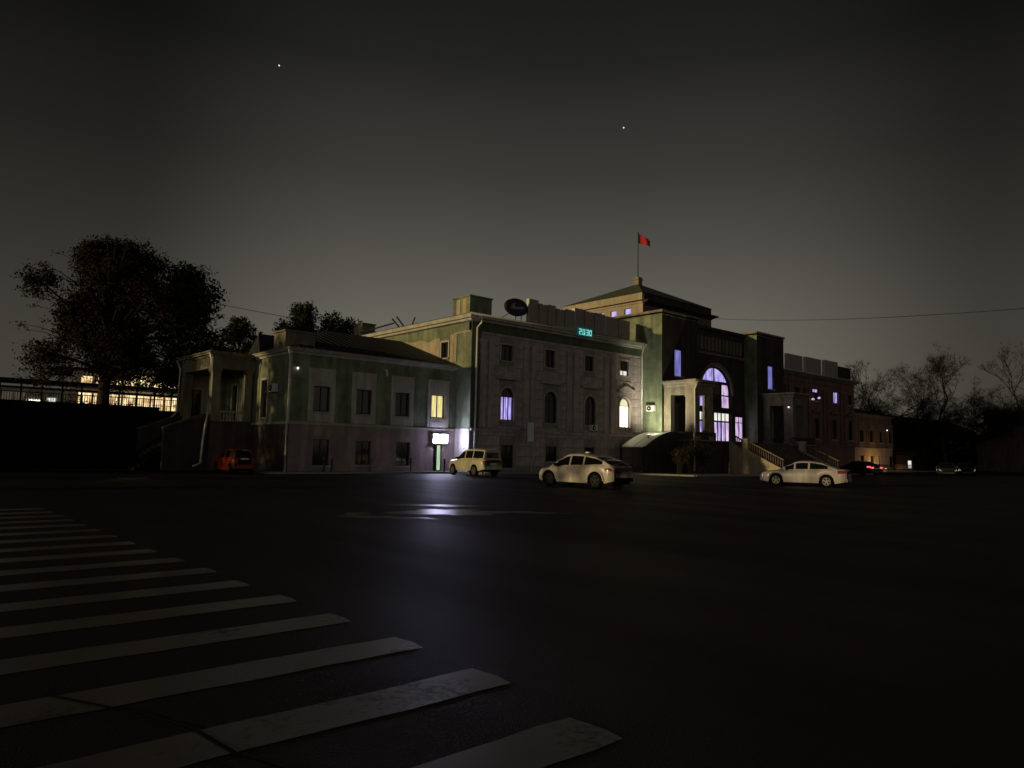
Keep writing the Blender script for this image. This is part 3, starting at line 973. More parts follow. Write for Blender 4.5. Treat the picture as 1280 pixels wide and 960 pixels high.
# great arched window: framing part with separate panes
ga_ = MB()
gy = CW + .28
def gbox(mb, s0, s1, za, zb, t_=.06):
    mb.box((s0, gy - t_, za), (s1, gy + t_, zb))
mc, rr_, zs_ = 66.1, 2.9, 8.05
for x in (63.2, 64.75, 67.35, 68.86):
    gbox(ga_, x, x + .14, 3.0, 9.2 if x in (64.75, 67.35) else 8.05)
gbox(ga_, 63.3, 68.9, 9.15, 9.45, .08)
gbox(ga_, 63.3, 68.9, 6.15, 6.75, .1)
gbox(ga_, 63.3, 68.9, 7.95, 8.08, .07)
gbox(ga_, 63.3, 68.9, 5.2, 5.36, .07)
n = 20
for i in range(n):
    t0, t1 = math.pi * i / n, math.pi * (i + 1) / n
    q = [(mc - r_ * math.cos(t_), zs_ + r_ * math.sin(t_)) for r_, t_ in ((rr_, t0), (rr_, t1), (rr_ - .16, t1), (rr_ - .16, t0))]
    ga_.add([(x, gy - .06, z) for x, z in q] + [(x, gy + .06, z) for x, z in q], [(0, 1, 2, 3), (7, 6, 5, 4), (2, 3, 7, 6)])
for x in (66.03,):
    gbox(ga_, x, x + .14, 9.4, 10.9, .07)
for x in (63.9, 65.4, 66.03, 66.7, 68.1):
    gbox(ga_, x, x + .09, 3.0, 6.2, .05)
arch_w = ga_.build('arched_window', M['frame'], ST)
arch_w['label'] = 'great arched entrance window glowing violet'
def halfdisc(z0, z1, s0, s1):
    pts = []
    top = []
    n = 10
    for i in range(n + 1):
        x = s0 + (s1 - s0) * i / n
        z = min(z1, zs_ + math.sqrt(max(0, (rr_ - .08) ** 2 - (x - mc) ** 2)))
        top.append((x, max(z, z0 + .001)))
    return [(s0, z0)] + [(s1, z0)] + top[::-1]
def pane(poly, m_):
    k = len(poly)
    MB().add([(x, gy, z) for x, z in poly] + [(x, gy + .02, z) for x, z in poly], [tuple(range(k)), tuple(range(2 * k - 1, k - 1, -1))]).build('pane', M[m_], arch_w)
for s0, s1, m_ in ((63.66, 66.03, 'lit_violet'), (66.17, 68.5, 'lit_blue2')):
    pane(halfdisc(9.45, 12, s0, s1), m_)
for s0, s1, m_ in ((63.3, 64.76, 'lit_violet'), (64.88, 67.36, 'glass'), (67.48, 68.88, 'lit_pink')):
    pane(halfdisc(8.08, 9.15, s0, s1), m_)
    pane([(s0, 6.75), (s1, 6.75), (s1, 7.95), (s0, 7.95)], m_)
for s0, s1, m_ in ((63.34, 63.9, 'lit_blue2'), (63.99, 64.76, 'lit_blue2'), (64.88, 65.4, 'glass'), (65.49, 66.03, 'glass'), (66.17, 66.7, 'lit_pink'), (66.79, 67.36, 'lit_violet'), (67.48, 68.1, 'lit_pink'), (68.19, 68.86, 'lit_pink')):
    pane([(s0, 5.36), (s1, 5.36), (s1, 6.15), (s0, 6.15)], m_ if m_ == 'glass' else 'lit_white')
    pane([(s0, 3.05), (s1, 3.05), (s1, 5.2), (s0, 5.2)], m_)
# side glazed door right of the arch
wall_ops = []
dw = window(ST, 'v', CW - .02, 69.5, 71.0, 3.02, 5.9, 'lit_pink', cols=2, rows=(.78,), inset=-.03, sill=None, name='door', label='glazed door lit pink beside the arch', bar=.08)
# archivolt moulding
av = MB()
for i in range(n):
    t0, t1 = math.pi * i / n, math.pi * (i + 1) / n
    q = [(mc - r_ * math.cos(t_), zs_ + r_ * math.sin(t_)) for r_, t_ in ((rr_ + .01, t0), (rr_ + .01, t1), (rr_ + .4, t1), (rr_ + .4, t0))]
    av.add([(x, CW - .12, z) for x, z in q] + [(x, CW - .003, z) for x, z in q], [(0, 1, 2, 3), (0, 1, 5, 4), (2, 3, 7, 6)])
av.build('archivolt', M['dim'], ST)

# terrace in front of the hall
tr = MB()
tr.box((55.0, 38.1, 0), (77.3, 41.49, 3.0))
tr.box((60.72, 41.49, 0), (71.58, 43.4, 3.0))
tr.build('terrace', M['darkwall'], ST)
MB().box((54.9, 38.0, 3.001), (77.4, 42.99, 3.08)).build('terrace_paving', M['kerb'], ST)
pr = MB()
pr.box((54.95, 38.0, 3.08), (55.25, 41.45, 3.78))
pr.box((55.25, 38.0, 3.08), (58.4, 38.25, 3.78))
pr.build('parapet', M['darkwall'], ST)
pr = MB()
pr.box((72.6, 38.0, 3.08), (77.35, 38.25, 3.78))
pr.box((77.05, 38.25, 3.08), (77.35, 41.45, 3.78))
pr.build('parapet', M['darkwall'], ST)
# two flat roofed porches on piers
def porch(x0, x1):
    y0, y1 = 38.05, 41.45
    for (a, b_, c_, d_) in ((x0, x0 + .62, y0, y0 + 1.05), (x1 - .62, x1, y0, y0 + .7), (x0, x0 + .6, y1 - .75, y1), ):
        m_ = MB()
        m_.box((a, c_, 3.08), (b_, d_, 7.15))
        m_.box((a - .06, c_ - .06, 3.08), (b_ + .06, d_ + .06, 3.4))
        m_.build('pier', M['portal'], ST)
    m_ = MB()
    m_.box((x0, y0, 7.15), (x1, y0 + .7, 8.2))
    m_.box((x0, y0 + .7, 7.15), (x0 + .62, y1, 8.2))
    m_.box((x1 - .62, y0 + .7, 7.15), (x1, y1, 8.2))
    m_.box((x0 - .1, y0 - .1, 8.2), (x1 + .1, y1, 8.3))
    m_.build('porch_beam', M['portal'], ST)
    cornice(ST, M['portal'], [(x0, y1), (x0, y0), (x1, y0), (x1, y1)], [(0, 7.9), (.1, 7.95), (.14, 8.15), (.32, 8.25), (.34, 8.42), (-.1, 8.5)], 'cornice')
    MB().box((x0 - .3, y0 - .3, 8.43), (x1 + .3, y1, 8.46)).build('porch_roof', M['trim'], ST)
    # dark door in the pylon behind
    window(ST, 'v', 41.47, x0 + .9, x1 - .35, 3.1, 6.6, 'glass', cols=2, rows=(.75,), inset=-.03, sill=None, name='door')
porch(55.25, 58.0)
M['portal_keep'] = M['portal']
M['portal'] = M['dim']  # right porch takes the copy with shade in its colour
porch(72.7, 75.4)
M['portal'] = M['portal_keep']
downpipe(ST, [(55.15, 37.7, 8.35), (55.05, 37.8, 7.9), (55.0, 37.92, 7.5), (55.0, 37.92, 3.9), (54.85, 37.9, 3.6), (54.85, 37.9, .3)], .085)
downpipe(ST, [(71.75, 42.8, 14.6), (71.75, 42.8, 9.4)], .07)
# grand stair with cheek walls
stp = MB()
ns = 18
for i in range(ns):
    z1 = 3.05 - i * (3.05 - .12) / ns
    stp_y1 = 38.0 - i * .31
    stp.box((60.95, stp_y1 - .31, .1), (71.05, stp_y1, z1))
stp.build('stairs', M['plinthd'], ST)
for xa in (60.5, 71.05):
    ck = MB()
    ck.prism([(38.0, 0), (38.0, 3.05), (36.7, 2.35), (36.69, 3.2), (36.1, 3.2), (36.09, 2.25), (32.4, .5), (32.4, 0)], 'x', xa, xa + .45)
    ck.box((xa - .06, 36.05, 3.2), (xa + .51, 36.75, 3.32))
    ck.build('stair_cheek', M['beige'], ST)
    xc = xa + .22
    baluster_run(ST, (xc, 37.95, 3.05), (xc, 36.75, 2.40), 6, h=.72, rail=.08, base=False, mt='dim')
    baluster_run(ST, (xc, 36.05, 2.27), (xc, 32.7, .68), 15, h=.72, rail=.08, base=False, mt='dim')
# upper hall with hipped roof
HX0, HX1, HY0, HY1 = 59.85, 72.3, 47.6, 59.0
wins = [(49.15, 50.1, 16.4, 17.05), (51.1, 52.05, 16.4, 17.05), (52.95, 53.8, 16.4, 17.05)]
wall(ST, M['beige'], 'u', HX0, HY0, HY1, 12.0, 17.6, [w + (False,) for w in wins], label='beige side wall of the upper hall')
for a, b_, p, q in wins:
    window(ST, 'u', HX0, a, b_, p, q, 'lit_violet', cols=1, bar=.05, sill='trim')
wall(ST, M['redstone_shaded'], 'v', HY0, HX0, HX1, 14.5, 17.6, [], label='dark front wall of the upper hall')
MB().box((HX1 - .1, HY0 + .01, 14.5), (HX1, HY1, 17.6)).build('wall', M['darkwall'], ST)
cornice(ST, M['beige'], [(HX0, HY1), (HX0, HY0)], [(0, 17.35), (.1, 17.45), (.1, 17.6), (.02, 17.62)], 'cornice')
cornice(ST, M['darkwall'], [(HX0 + .0, HY0), (HX1, HY0), (HX1, HY1)], [(0, 17.2), (.3, 17.45), (.62, 17.55), (.62, 17.68), (0, 17.72)], 'cornice')
MB().box((HX0 - .12, HY0 + .0, 17.73), (HX0 + .2, HY1, 18.5)).build('parapet', M['beige'], ST)
MB().box((HX0 + .2, HY0 + .0, 17.73), (HX1, HY0 + .2, 18.5)).build('parapet', M['darkwall'], ST)
MB().box((HX1 - .2, HY0 + .2, 17.73), (HX1, HY1, 18.5)).build('parapet', M['darkwall'], ST)
MB().add([(HX0 - .25, HY0 - .12, 18.5), (HX1 + .12, HY0 - .12, 18.5), (HX1 + .12, HY1, 18.5), (HX0 - .25, HY1, 18.5), (66.1, 53.3, 21.35)],
         [(0, 1, 4), (1, 2, 4), (2, 3, 4), (3, 0, 4), (0, 3, 2, 1)]).build('roof', M['roofg'], ST)
MB().box((65.75, 52.95, 20.9), (66.45, 53.65, 22.1)).box((65.65, 52.85, 21.75), (66.55, 53.75, 21.85)).build('roof_finial', M['portal'], ST)
# bits of roof structure behind the right pylon
MB().box((61.0, 46.4, 15.01), (64.6, 47.5, 15.45)).build('roof_hatch', M['roof'], ST)

# ------------------------------------------------------------------ flag
FL = thing('flagpole', 'tall thin flagpole on the peak of the hipped hall roof', 'flagpole', (66.1, 53.3, 22.1))
MB().tube([(66.1, 53.3, 22.1), (66.1, 53.3, 24.5), (66.1, 53.3, 27.3)], [.07, .055, .04], 8).lathe([(.02, 27.25), (.1, 27.35), (.1, 27.42), (.0, 27.5)], (66.1, 53.3, 0), seg=8).build('pole', M['metal'], FL)
m_ = MB()
nx_, nz_ = 10, 6
vs = []
for i in range(nx_ + 1):
    for j in range(nz_ + 1):
        u_, w_ = i / nx_, j / nz_
        x = 66.14 + 1.2 * u_
        vs.append((x + .1 * math.sin(u_ * 7 + w_) * u_, 53.3 - .85 * u_ + .16 * math.sin(u_ * 7 + w_) * u_, 26.1 + 1.15 * w_ * (1 - .35 * u_) - .35 * u_ * u_ + .06 * math.sin(u_ * 9) + .0))
fs = [(i * (nz_ + 1) + j, (i + 1) * (nz_ + 1) + j, (i + 1) * (nz_ + 1) + j + 1, i * (nz_ + 1) + j + 1) for i in range(nx_) for j in range(nz_)]
fo = m_.add(vs, fs).build('flag', M['red'], None, smooth=True)
tag(fo, 'small red flag flying at the top of the flagpole', 'flag')
sd = fo.modifiers.new('thickness', 'SOLIDIFY')
sd.thickness = .01

# ------------------------------------------------------------------ roof signs (seen nearly edge-on, letters merge to slabs)
def slab(name, label, x0, x1, zb, zt, notches, grp, y=44.5, edge=True):
    t_ = thing(name, label, 'sign', (x0, y, zb), group=grp)
    # stepped outline
    pts = [(x0, zb)]
    top = [(x0, zt)]
    for nx_, w, d in notches:
        top += [(nx_, zt - .02 * (nx_ - x0)), (nx_ + .02, zt - d), (nx_ + w, zt - d - .02), (nx_ + w + .02, zt - .02)]
    top += [(x1, zt - .01)]
    poly = pts + top + [(x1, zb)]
    MB().prism(poly[::-1], 'y', y, y + .32).build('letter_board', M['sign'], t_)
    if edge:
        MB().box((x0 - .05, y - .01, zb + .05), (x0 - .003, y + .33, zt)).build('lit_edge_strip', M['signedge'], t_)  # pale strip, the floodlit left edge put into the colour
    sup = MB()
    k = max(2, int((x1 - x0) / 1.2))
    for i in range(k):
        x = x0 + .3 + (x1 - x0 - .6) * i / (k - 1)
        sup.tube([(x, y + .15, 11.9), (x, y + .15, zb + .01)], .04, 6)
        sup.tube([(x, y + 1.3, 12.1), (x, y + .33, zb + .6)], .03, 6)
    sup.build('support', M['metal'], t_)
    return t_
LB = 'letter boards standing on the left roof'
names = ['tall first letter block beside the oval emblem on the left roof', 'second letter block from the oval emblem', 'third letter block from the oval emblem', 'fourth letter block from the oval emblem, lower than its neighbours',
         'fifth letter block from the oval emblem, just above the light ledge', 'first of the letter blocks above the cyan clock', 'middle letter block above the cyan clock', 'last letter block above the cyan clock',
         'first letter block of the plain pair next to the entrance block', 'last letter block touching the shadow on the green pylon wall']
xs_ = [41.0, 42.15, 43.2, 44.2, 45.25, 46.5, 47.75, 49.1, 50.6, 52.4, 54.1]
tops = [14.45, 14.22, 14.28, 14.08, 14.2, 14.48, 14.4, 14.42, 14.3, 14.26]
led_ = None
for i in range(10):
    gap = .1 if i not in (4, 7) else .16
    q_ = slab('roof_sign_letter', names[i], xs_[i], xs_[i + 1] - gap, 12.5, tops[i], [((xs_[i] + xs_[i + 1]) / 2 - .1, .22, .16)] if i in (1, 3, 6) else [], LB, 44.5, edge=i in (0, 5, 8))
    if i == 4:
        MB().box((43.9, 44.2, 12.42), (46.3, 44.49, 12.48)).build('light_ledge', M['signedge'], q_)
RB = 'letter boards standing on the right roof'
rn = ['next to the right entrance pylon', 'middle one of the three', 'nearest the dark chimney']
for i, (p_, q_, z_) in enumerate(((83.75, 87.6, 14.35), (88.4, 92.5, 14.4), (93.4, 97.2, 14.5))):
    slab('roof_sign_board', 'letter board on the far right roof, ' + rn[i], p_, q_, 12.45, z_, [], RB)
# oval emblem
em = thing('emblem_sign', 'dark blue oval railway emblem standing at the roof edge', 'sign', (39.6, 44.5, 12.9))
def oval(mb, cx, cz, a, b_, y0, y1, n=32, rot=0.):
    pts = []
    for i in range(n):
        t_ = 2 * math.pi * i / n
        x, z = a * math.cos(t_), b_ * math.sin(t_)
        pts.append((cx + x * math.cos(rot) - z * math.sin(rot), cz + x * math.sin(rot) + z * math.cos(rot)))
    return mb.prism(pts, 'y', y0, y1)
oval(MB(), 39.6, 13.5, 1.22, .72, 44.5, 44.7).build('disc', M['blue'], em)
rg = MB()
n = 40
for i in range(n):
    t0, t1 = 2 * math.pi * i / n, 2 * math.pi * (i + 1) / n
    q = [(39.6 + a * math.cos(t_), 13.5 + b2 * math.sin(t_)) for a, b2, t_ in ((1.22, .72, t0), (1.22, .72, t1), (1.1, .62, t1), (1.1, .62, t0))]
    rg.add([(x, 44.45, z) for x, z in q] + [(x, 44.499, z) for x, z in q], [(0, 1, 2, 3), (0, 1, 5, 4), (2, 3, 7, 6)])
rg.build('rim', M['metal'], em)
# swept wing shaped mark
MB().prism([(38.9, 13.32), (39.15, 13.78), (39.45, 13.85), (39.25, 13.5), (40.4, 13.62), (40.25, 13.42), (39.3, 13.3)], 'y', 44.44, 44.498).build('emblem_mark', M['sign'], em)
MB().tube([(39.0, 44.7, 12.95), (38.0, 45.2, 12.3)], .03, 6).tube([(39.6, 44.62, 12.85), (39.6, 44.62, 11.95)], .04, 6).tube([(40.2, 44.62, 12.95), (40.2, 44.62, 11.95)], .04, 6).build('support', M['metal'], em)
# clock display
ck = thing('digital_clock', 'small cyan glowing digital display hung on the eave', 'digital clock', (46.4, 43.05, 12.1))
MB().box((45.4, 43.1, 11.74), (47.3, 43.24, 12.5)).build('panel', M['cyand'], ck)
SEG = {'0': 'abcdef', '1': 'bc', '2': 'abged', '3': 'abgcd', '5': 'afgcd', '8': 'abcdefg', '4': 'fgbc', '9': 'abcdfg'}
def digit(ch, x, z, w=.3, h=.5, t_=.075):
    m_ = MB()
    S_ = {'a': (x, z + h - t_, x + w, z + h), 'd': (x, z, x + w, z + t_), 'g': (x, z + h / 2 - t_ / 2, x + w, z + h / 2 + t_ / 2),
          'f': (x, z + h / 2, x + t_, z + h), 'b': (x + w - t_, z + h / 2, x + w, z + h), 'e': (x, z, x + t_, z + h / 2), 'c': (x + w - t_, z, x + w, z + h / 2)}
    for k in SEG[ch]:
        a, b_, c_, d_ = S_[k]
        o_ = .003 * 'abcdefg'.index(k)
        m_.box((a, 43.07 + o_, b_), (c_, 43.098, d_))
    m_.build('digit', M['cyan'], ck)
for ch, x in (('2', 45.56), ('0', 45.98), ('3', 46.42), ('0', 46.82)):
    digit(ch, x, 11.85)
# small lit sign and lamp on the right tall block
sg = thing('lit_sign', 'tiny violet lit sign high on the far right block', 'sign', (88.5, 43.5, 9.8))
MB().box((87.95, 43.5, 9.78), (89.2, 43.72, 10.3)).build('case', M['metal'], sg)
for i in range(2):
    MB().box((88.05 + .58 * i, 43.46, 9.86), (88.5 + .58 * i, 43.49, 10.2)).build('letter', M['lit_blue2'], sg)

# ------------------------------------------------------------------ lamps
def point(name, loc, e, col, rad=.12, parent=None):
    l = bpy.data.objects.new(name, bpy.data.lights.new(name, 'POINT'))
    COL.objects.link(l)
    l.data.energy = e
    l.data.color = col
    l.data.shadow_soft_size = rad
    l.location = loc
    return l
lb = thing('lightbox_sign', 'blazing white lightbox sign above the street door', 'sign', (32.75, 45.3, 2.4))
MB().box((32.05, 45.1, 2.2), (33.35, 45.47, 2.88)).build('case', M['white'], lb)
MB().box((32.08, 45.04, 2.23), (33.32, 45.09, 2.85)).build('lit_face', M['lightbox'], lb)
MB().tube([(32.1, 45.35, 2.87), (32.1, 45.48, 3.05)], .02, 6).tube([(33.3, 45.35, 2.87), (33.3, 45.48, 3.05)], .02, 6).build('bracket', M['metal'], lb)
# floodlight on the ledge under the bright arched window
def floodlamp(label, loc, e, col, rz=0, bulb='warmbulb', s=1., aim=None):
    t_ = thing('floodlight', label, 'lamp', loc, 0)
    x, y, z = loc
    MB().box((x - .14 * s, y - .1 * s, z), (x + .14 * s, y + .1 * s, z + .05)).tube([(x, y, z + .05), (x, y, z + .16)], .03, 6).build('bracket', M['metal'], t_)
    MB().box((x - .16 * s, y - .1 * s, z + .16), (x + .16 * s, y + .1 * s, z + .3)).build('housing', M['metal'], t_)
    MB().box((x - .13 * s, y - .08 * s, z + .301), (x + .13 * s, y + .08 * s, z + .33)).build('lens', M[bulb], t_)
    if aim:
        l = bpy.data.objects.new('floodlight_beam', bpy.data.lights.new('floodlight_beam', 'SPOT'))
        COL.objects.link(l)
        l.data.energy = e
        l.data.color = col
        l.data.spot_size = R(112)
        l.data.spot_blend = .9
        l.data.shadow_soft_size = .1
        l.location = (x, y, z + .42)
        l.rotation_euler = (Vector(aim) - Vector((x, y, z + .42))).to_track_quat('-Z', 'Y').to_euler()
    else:
        point('floodlight_beam', (x, y - .0, z + .5), e, col, .12)
floodlamp('small floodlight standing on the pale awning, aimed at the green wall', (51.9, 40.6, 3.12), 1500, (1.0, .95, .66), s=.6, aim=(55.0, 41.4, 6.6))
# far orange light at the end of the right wing
floodlamp('orange lamp low in front of the far low wing', (109.6, 43.6, .12), 160, (1.0, .52, .18))
def wall_lamp(label, loc, e=0, bulb='bulb', axis='v'):
    x, y, z = loc
    t_ = thing('wall_lamp', label, 'lamp', loc)
    m_ = MB()
    if axis == 'v':
        m_.box((x - .06, y - .12, z + .08), (x + .06, y, z + .2))
        MB().lathe([(.0, z - .06), (.055, z - .03), (.06, z + .03), (.05, z + .075)], (x, y - .08, 0), seg=10).build('bulb', M[bulb], t_)
    else:
        m_.box((x - .12, y - .06, z + .08), (x, y + .06, z + .2))
        MB().lathe([(.0, z - .06), (.055, z - .03), (.06, z + .03), (.05, z + .075)], (x - .08, y, 0), seg=10).build('bulb', M[bulb], t_)
    m_.build('bracket', M['metal'], t_)
wall_lamp('tiny white lamp near the left corner of the low wing', (21.25, 45.5, 6.85))
wall_lamp('tiny white lamp under the cornice of the right porch', (72.68, 38.5, 6.92), axis='u')
wall_lamp('tiny white lamp at the far end of the right low wing', (115.0, 45.5, 6.05))
# lamp with two heads on the far right block
t_ = thing('bracket_lamp', 'two headed bracket lamp glowing pink on the far right block', 'lamp', (88.3, 43.7, 9.0))
MB().tube([(88.3, 43.74, 9.2), (88.3, 43.2, 9.3)], .03, 6).tube([(87.6, 43.2, 9.1), (89.2, 43.2, 9.25)], .03, 6).build('bracket', M['metal'], t_)
for x, z in ((87.5, 8.9), (89.1, 9.15)):
    MB().lathe([(.02, z - .12), (.14, z - .08), (.2, z + .02), (.08, z + .14)], (x, 43.2, 0), seg=10).build('lamp_head', M['lit_pink'], t_)
# camera on the wing facade
t_ = thing('security_camera', 'small white security camera high on the green wing wall', 'camera', (27.95, 45.4, 7.1))
MB().tube([(27.95, 45.5, 7.35), (27.95, 45.3, 7.2)], .025, 6).build('bracket', M['white'], t_)
MB().tube([(27.95, 45.3, 7.35), (27.9, 45.12, 6.85)], .07, 8).build('housing', M['white'], t_)

# ------------------------------------------------------------------ air conditioners
def aircon(label, loc, rz=0, s=1):
    """local: fan faces -y"""
    t_ = thing('air_conditioner', label, 'air conditioner', loc, rz, 'air conditioners on the station walls')
    ORG[t_] = (0, 0, 0)
    MB().box((-.42 * s, -.34, -.28 * s), (.42 * s, -.04, .28 * s)).build('casing', M['white'], t_)
    fan = MB()
    fan.lathe([(.22 * s, -.345), (.22 * s, -.36), (.0, -.36)], (-.1 * s, 0, 0), 'y', 20)
    f_ = fan.build('fan_grille', M['black'], t_)
    h_ = MB()
    h_.lathe([(.07, -.365), (.07, -.38), (.0, -.38)], (-.1 * s, 0, 0), 'y', 10)
    h_.build('fan_hub', M['white'], f_)
    MB().box((-.35, -.34, -.34 * s), (-.3, 0, -.282 * s)).box((.3, -.34, -.34 * s), (.35, 0, -.282 * s)).build('bracket', M['metal'], t_)
aircon('white air conditioner on the green side wall of the low wing', (20.9, 47.9, 5.65), -math.pi / 2)
aircon('white air conditioner on the floodlit green wall beside the left porch', (54.98, 42.6, 5.95), -math.pi / 2, 1.0)
aircon('dull air conditioner under the third arched window of the tall block', (48.0, 43.74, 3.9), 0, .9)

# ------------------------------------------------------------------ awning over the side entry
aw = thing('awning', 'pale quarter round awning leaning on the terrace, lit from above', 'awning', (52.8, 40.9, 2.3))
prof = [(50.55 + 4.35 * (1 - math.cos(t_ * math.pi / 2)) ** .85 if False else 50.55 + 4.3 * (i / 14), 2.35 + 1.42 * math.sin((i / 14) * math.pi / 2)) for i, t_ in enumerate([k / 14 for k in range(15)])]
m_ = MB()
poly = prof + [(x, z - .05) for x, z in prof[::-1]]
m_.prism(poly, 'y', 40.0, 42.6)
m_.build('canopy_sheet', M['awning'], aw, smooth=False)
for y in (39.95, 41.2, 42.65):
    MB().tube([(x, y, z - .02) for x, z in prof], .035, 6).build('canopy_rib', M['metal'], aw)
# side cheek of the sunken entry
sc_ = MB()
sc_.prism([(50.7, 0.1)] + [(x, z - .12) for x, z in prof] + [(54.9, .1)], 'y', 39.7, 39.9)
sc_.build('side_panel', M['darkwall'], aw)
MB().box((50.5, 42.5, .12), (50.65, 42.65, 2.38)).build('post', M['metal'], aw)
MB().box((50.5, 39.95, .12), (50.65, 40.1, 2.38)).build('post', M['metal'], aw)

# ------------------------------------------------------------------ sign pole in front
sp = thing('street_sign', 'thin street pole carrying a narrow vertical sign plate', 'street sign', (39.6, 42.4, .12))
MB().tube([(39.6, 42.4, .12), (39.6, 42.4, 1.0), (39.78, 42.4, 1.15), (39.8, 42.4, 4.05)], .035, 8).build('pole', M['pipe'], sp)
MB().box((39.0, 42.33, 2.5), (39.72, 42.37, 4.0)).build('sign_plate', M['white'], sp)
MB().box((38.98, 42.32, 2.48), (39.0, 42.38, 4.02)).box((39.72, 42.32, 2.48), (39.74, 42.38, 4.02)).build('plate_frame', M['metal'], sp)

# ------------------------------------------------------------------ bollards
bl = None
BL = [(22.9, 44.4, 'black bollard at the left end of the pavement, near the dark first window'), (23.45, 44.4, 'black bollard second from the left end of the pavement'),
      (26.3, 44.3, 'black bollard in front of the second ground floor window'), (29.6, 44.3, 'black bollard in front of the third ground floor window'),
      (32.4, 44.1, 'black bollard in front of the glowing street door'),
      (55.6, 34.9, 'thin bollard at the kerb below the left porch')]
for x, y, lab in BL:
    if bl is None:
        bl = thing('bollard', lab, 'bollard', (0, 0, 0), 0, 'bollards along the station pavement')
        MB().lathe([(.09, 0), (.09, .04), (.065, .06), (.06, .8), (.075, .84), (.075, .92), (.03, .97), (0, .98)], seg=12).build('post', M['metal'], bl, smooth=True)
        MB().lathe([(.064, .62), (.069, .63), (.069, .69), (.064, .7)], seg=12).build('band', M['black'], bl)
        o = bl
    else:
        o = copy_tree(bl)
    o.location = (x, y, .12)
    o['label'] = lab

# ------------------------------------------------------------------ cars
def lerp_tab(tab, x):
    if x <= tab[0][0]:
        return tab[0][1]
    for (a, p), (b_, q) in zip(tab, tab[1:]):
        if x <= b_:
            t_ = (x - a) / (b_ - a)
            t_ = t_ * t_ * (3 - 2 * t_) * .5 + t_ * .5
            return p + (q - p) * t_
    return tab[-1][1]

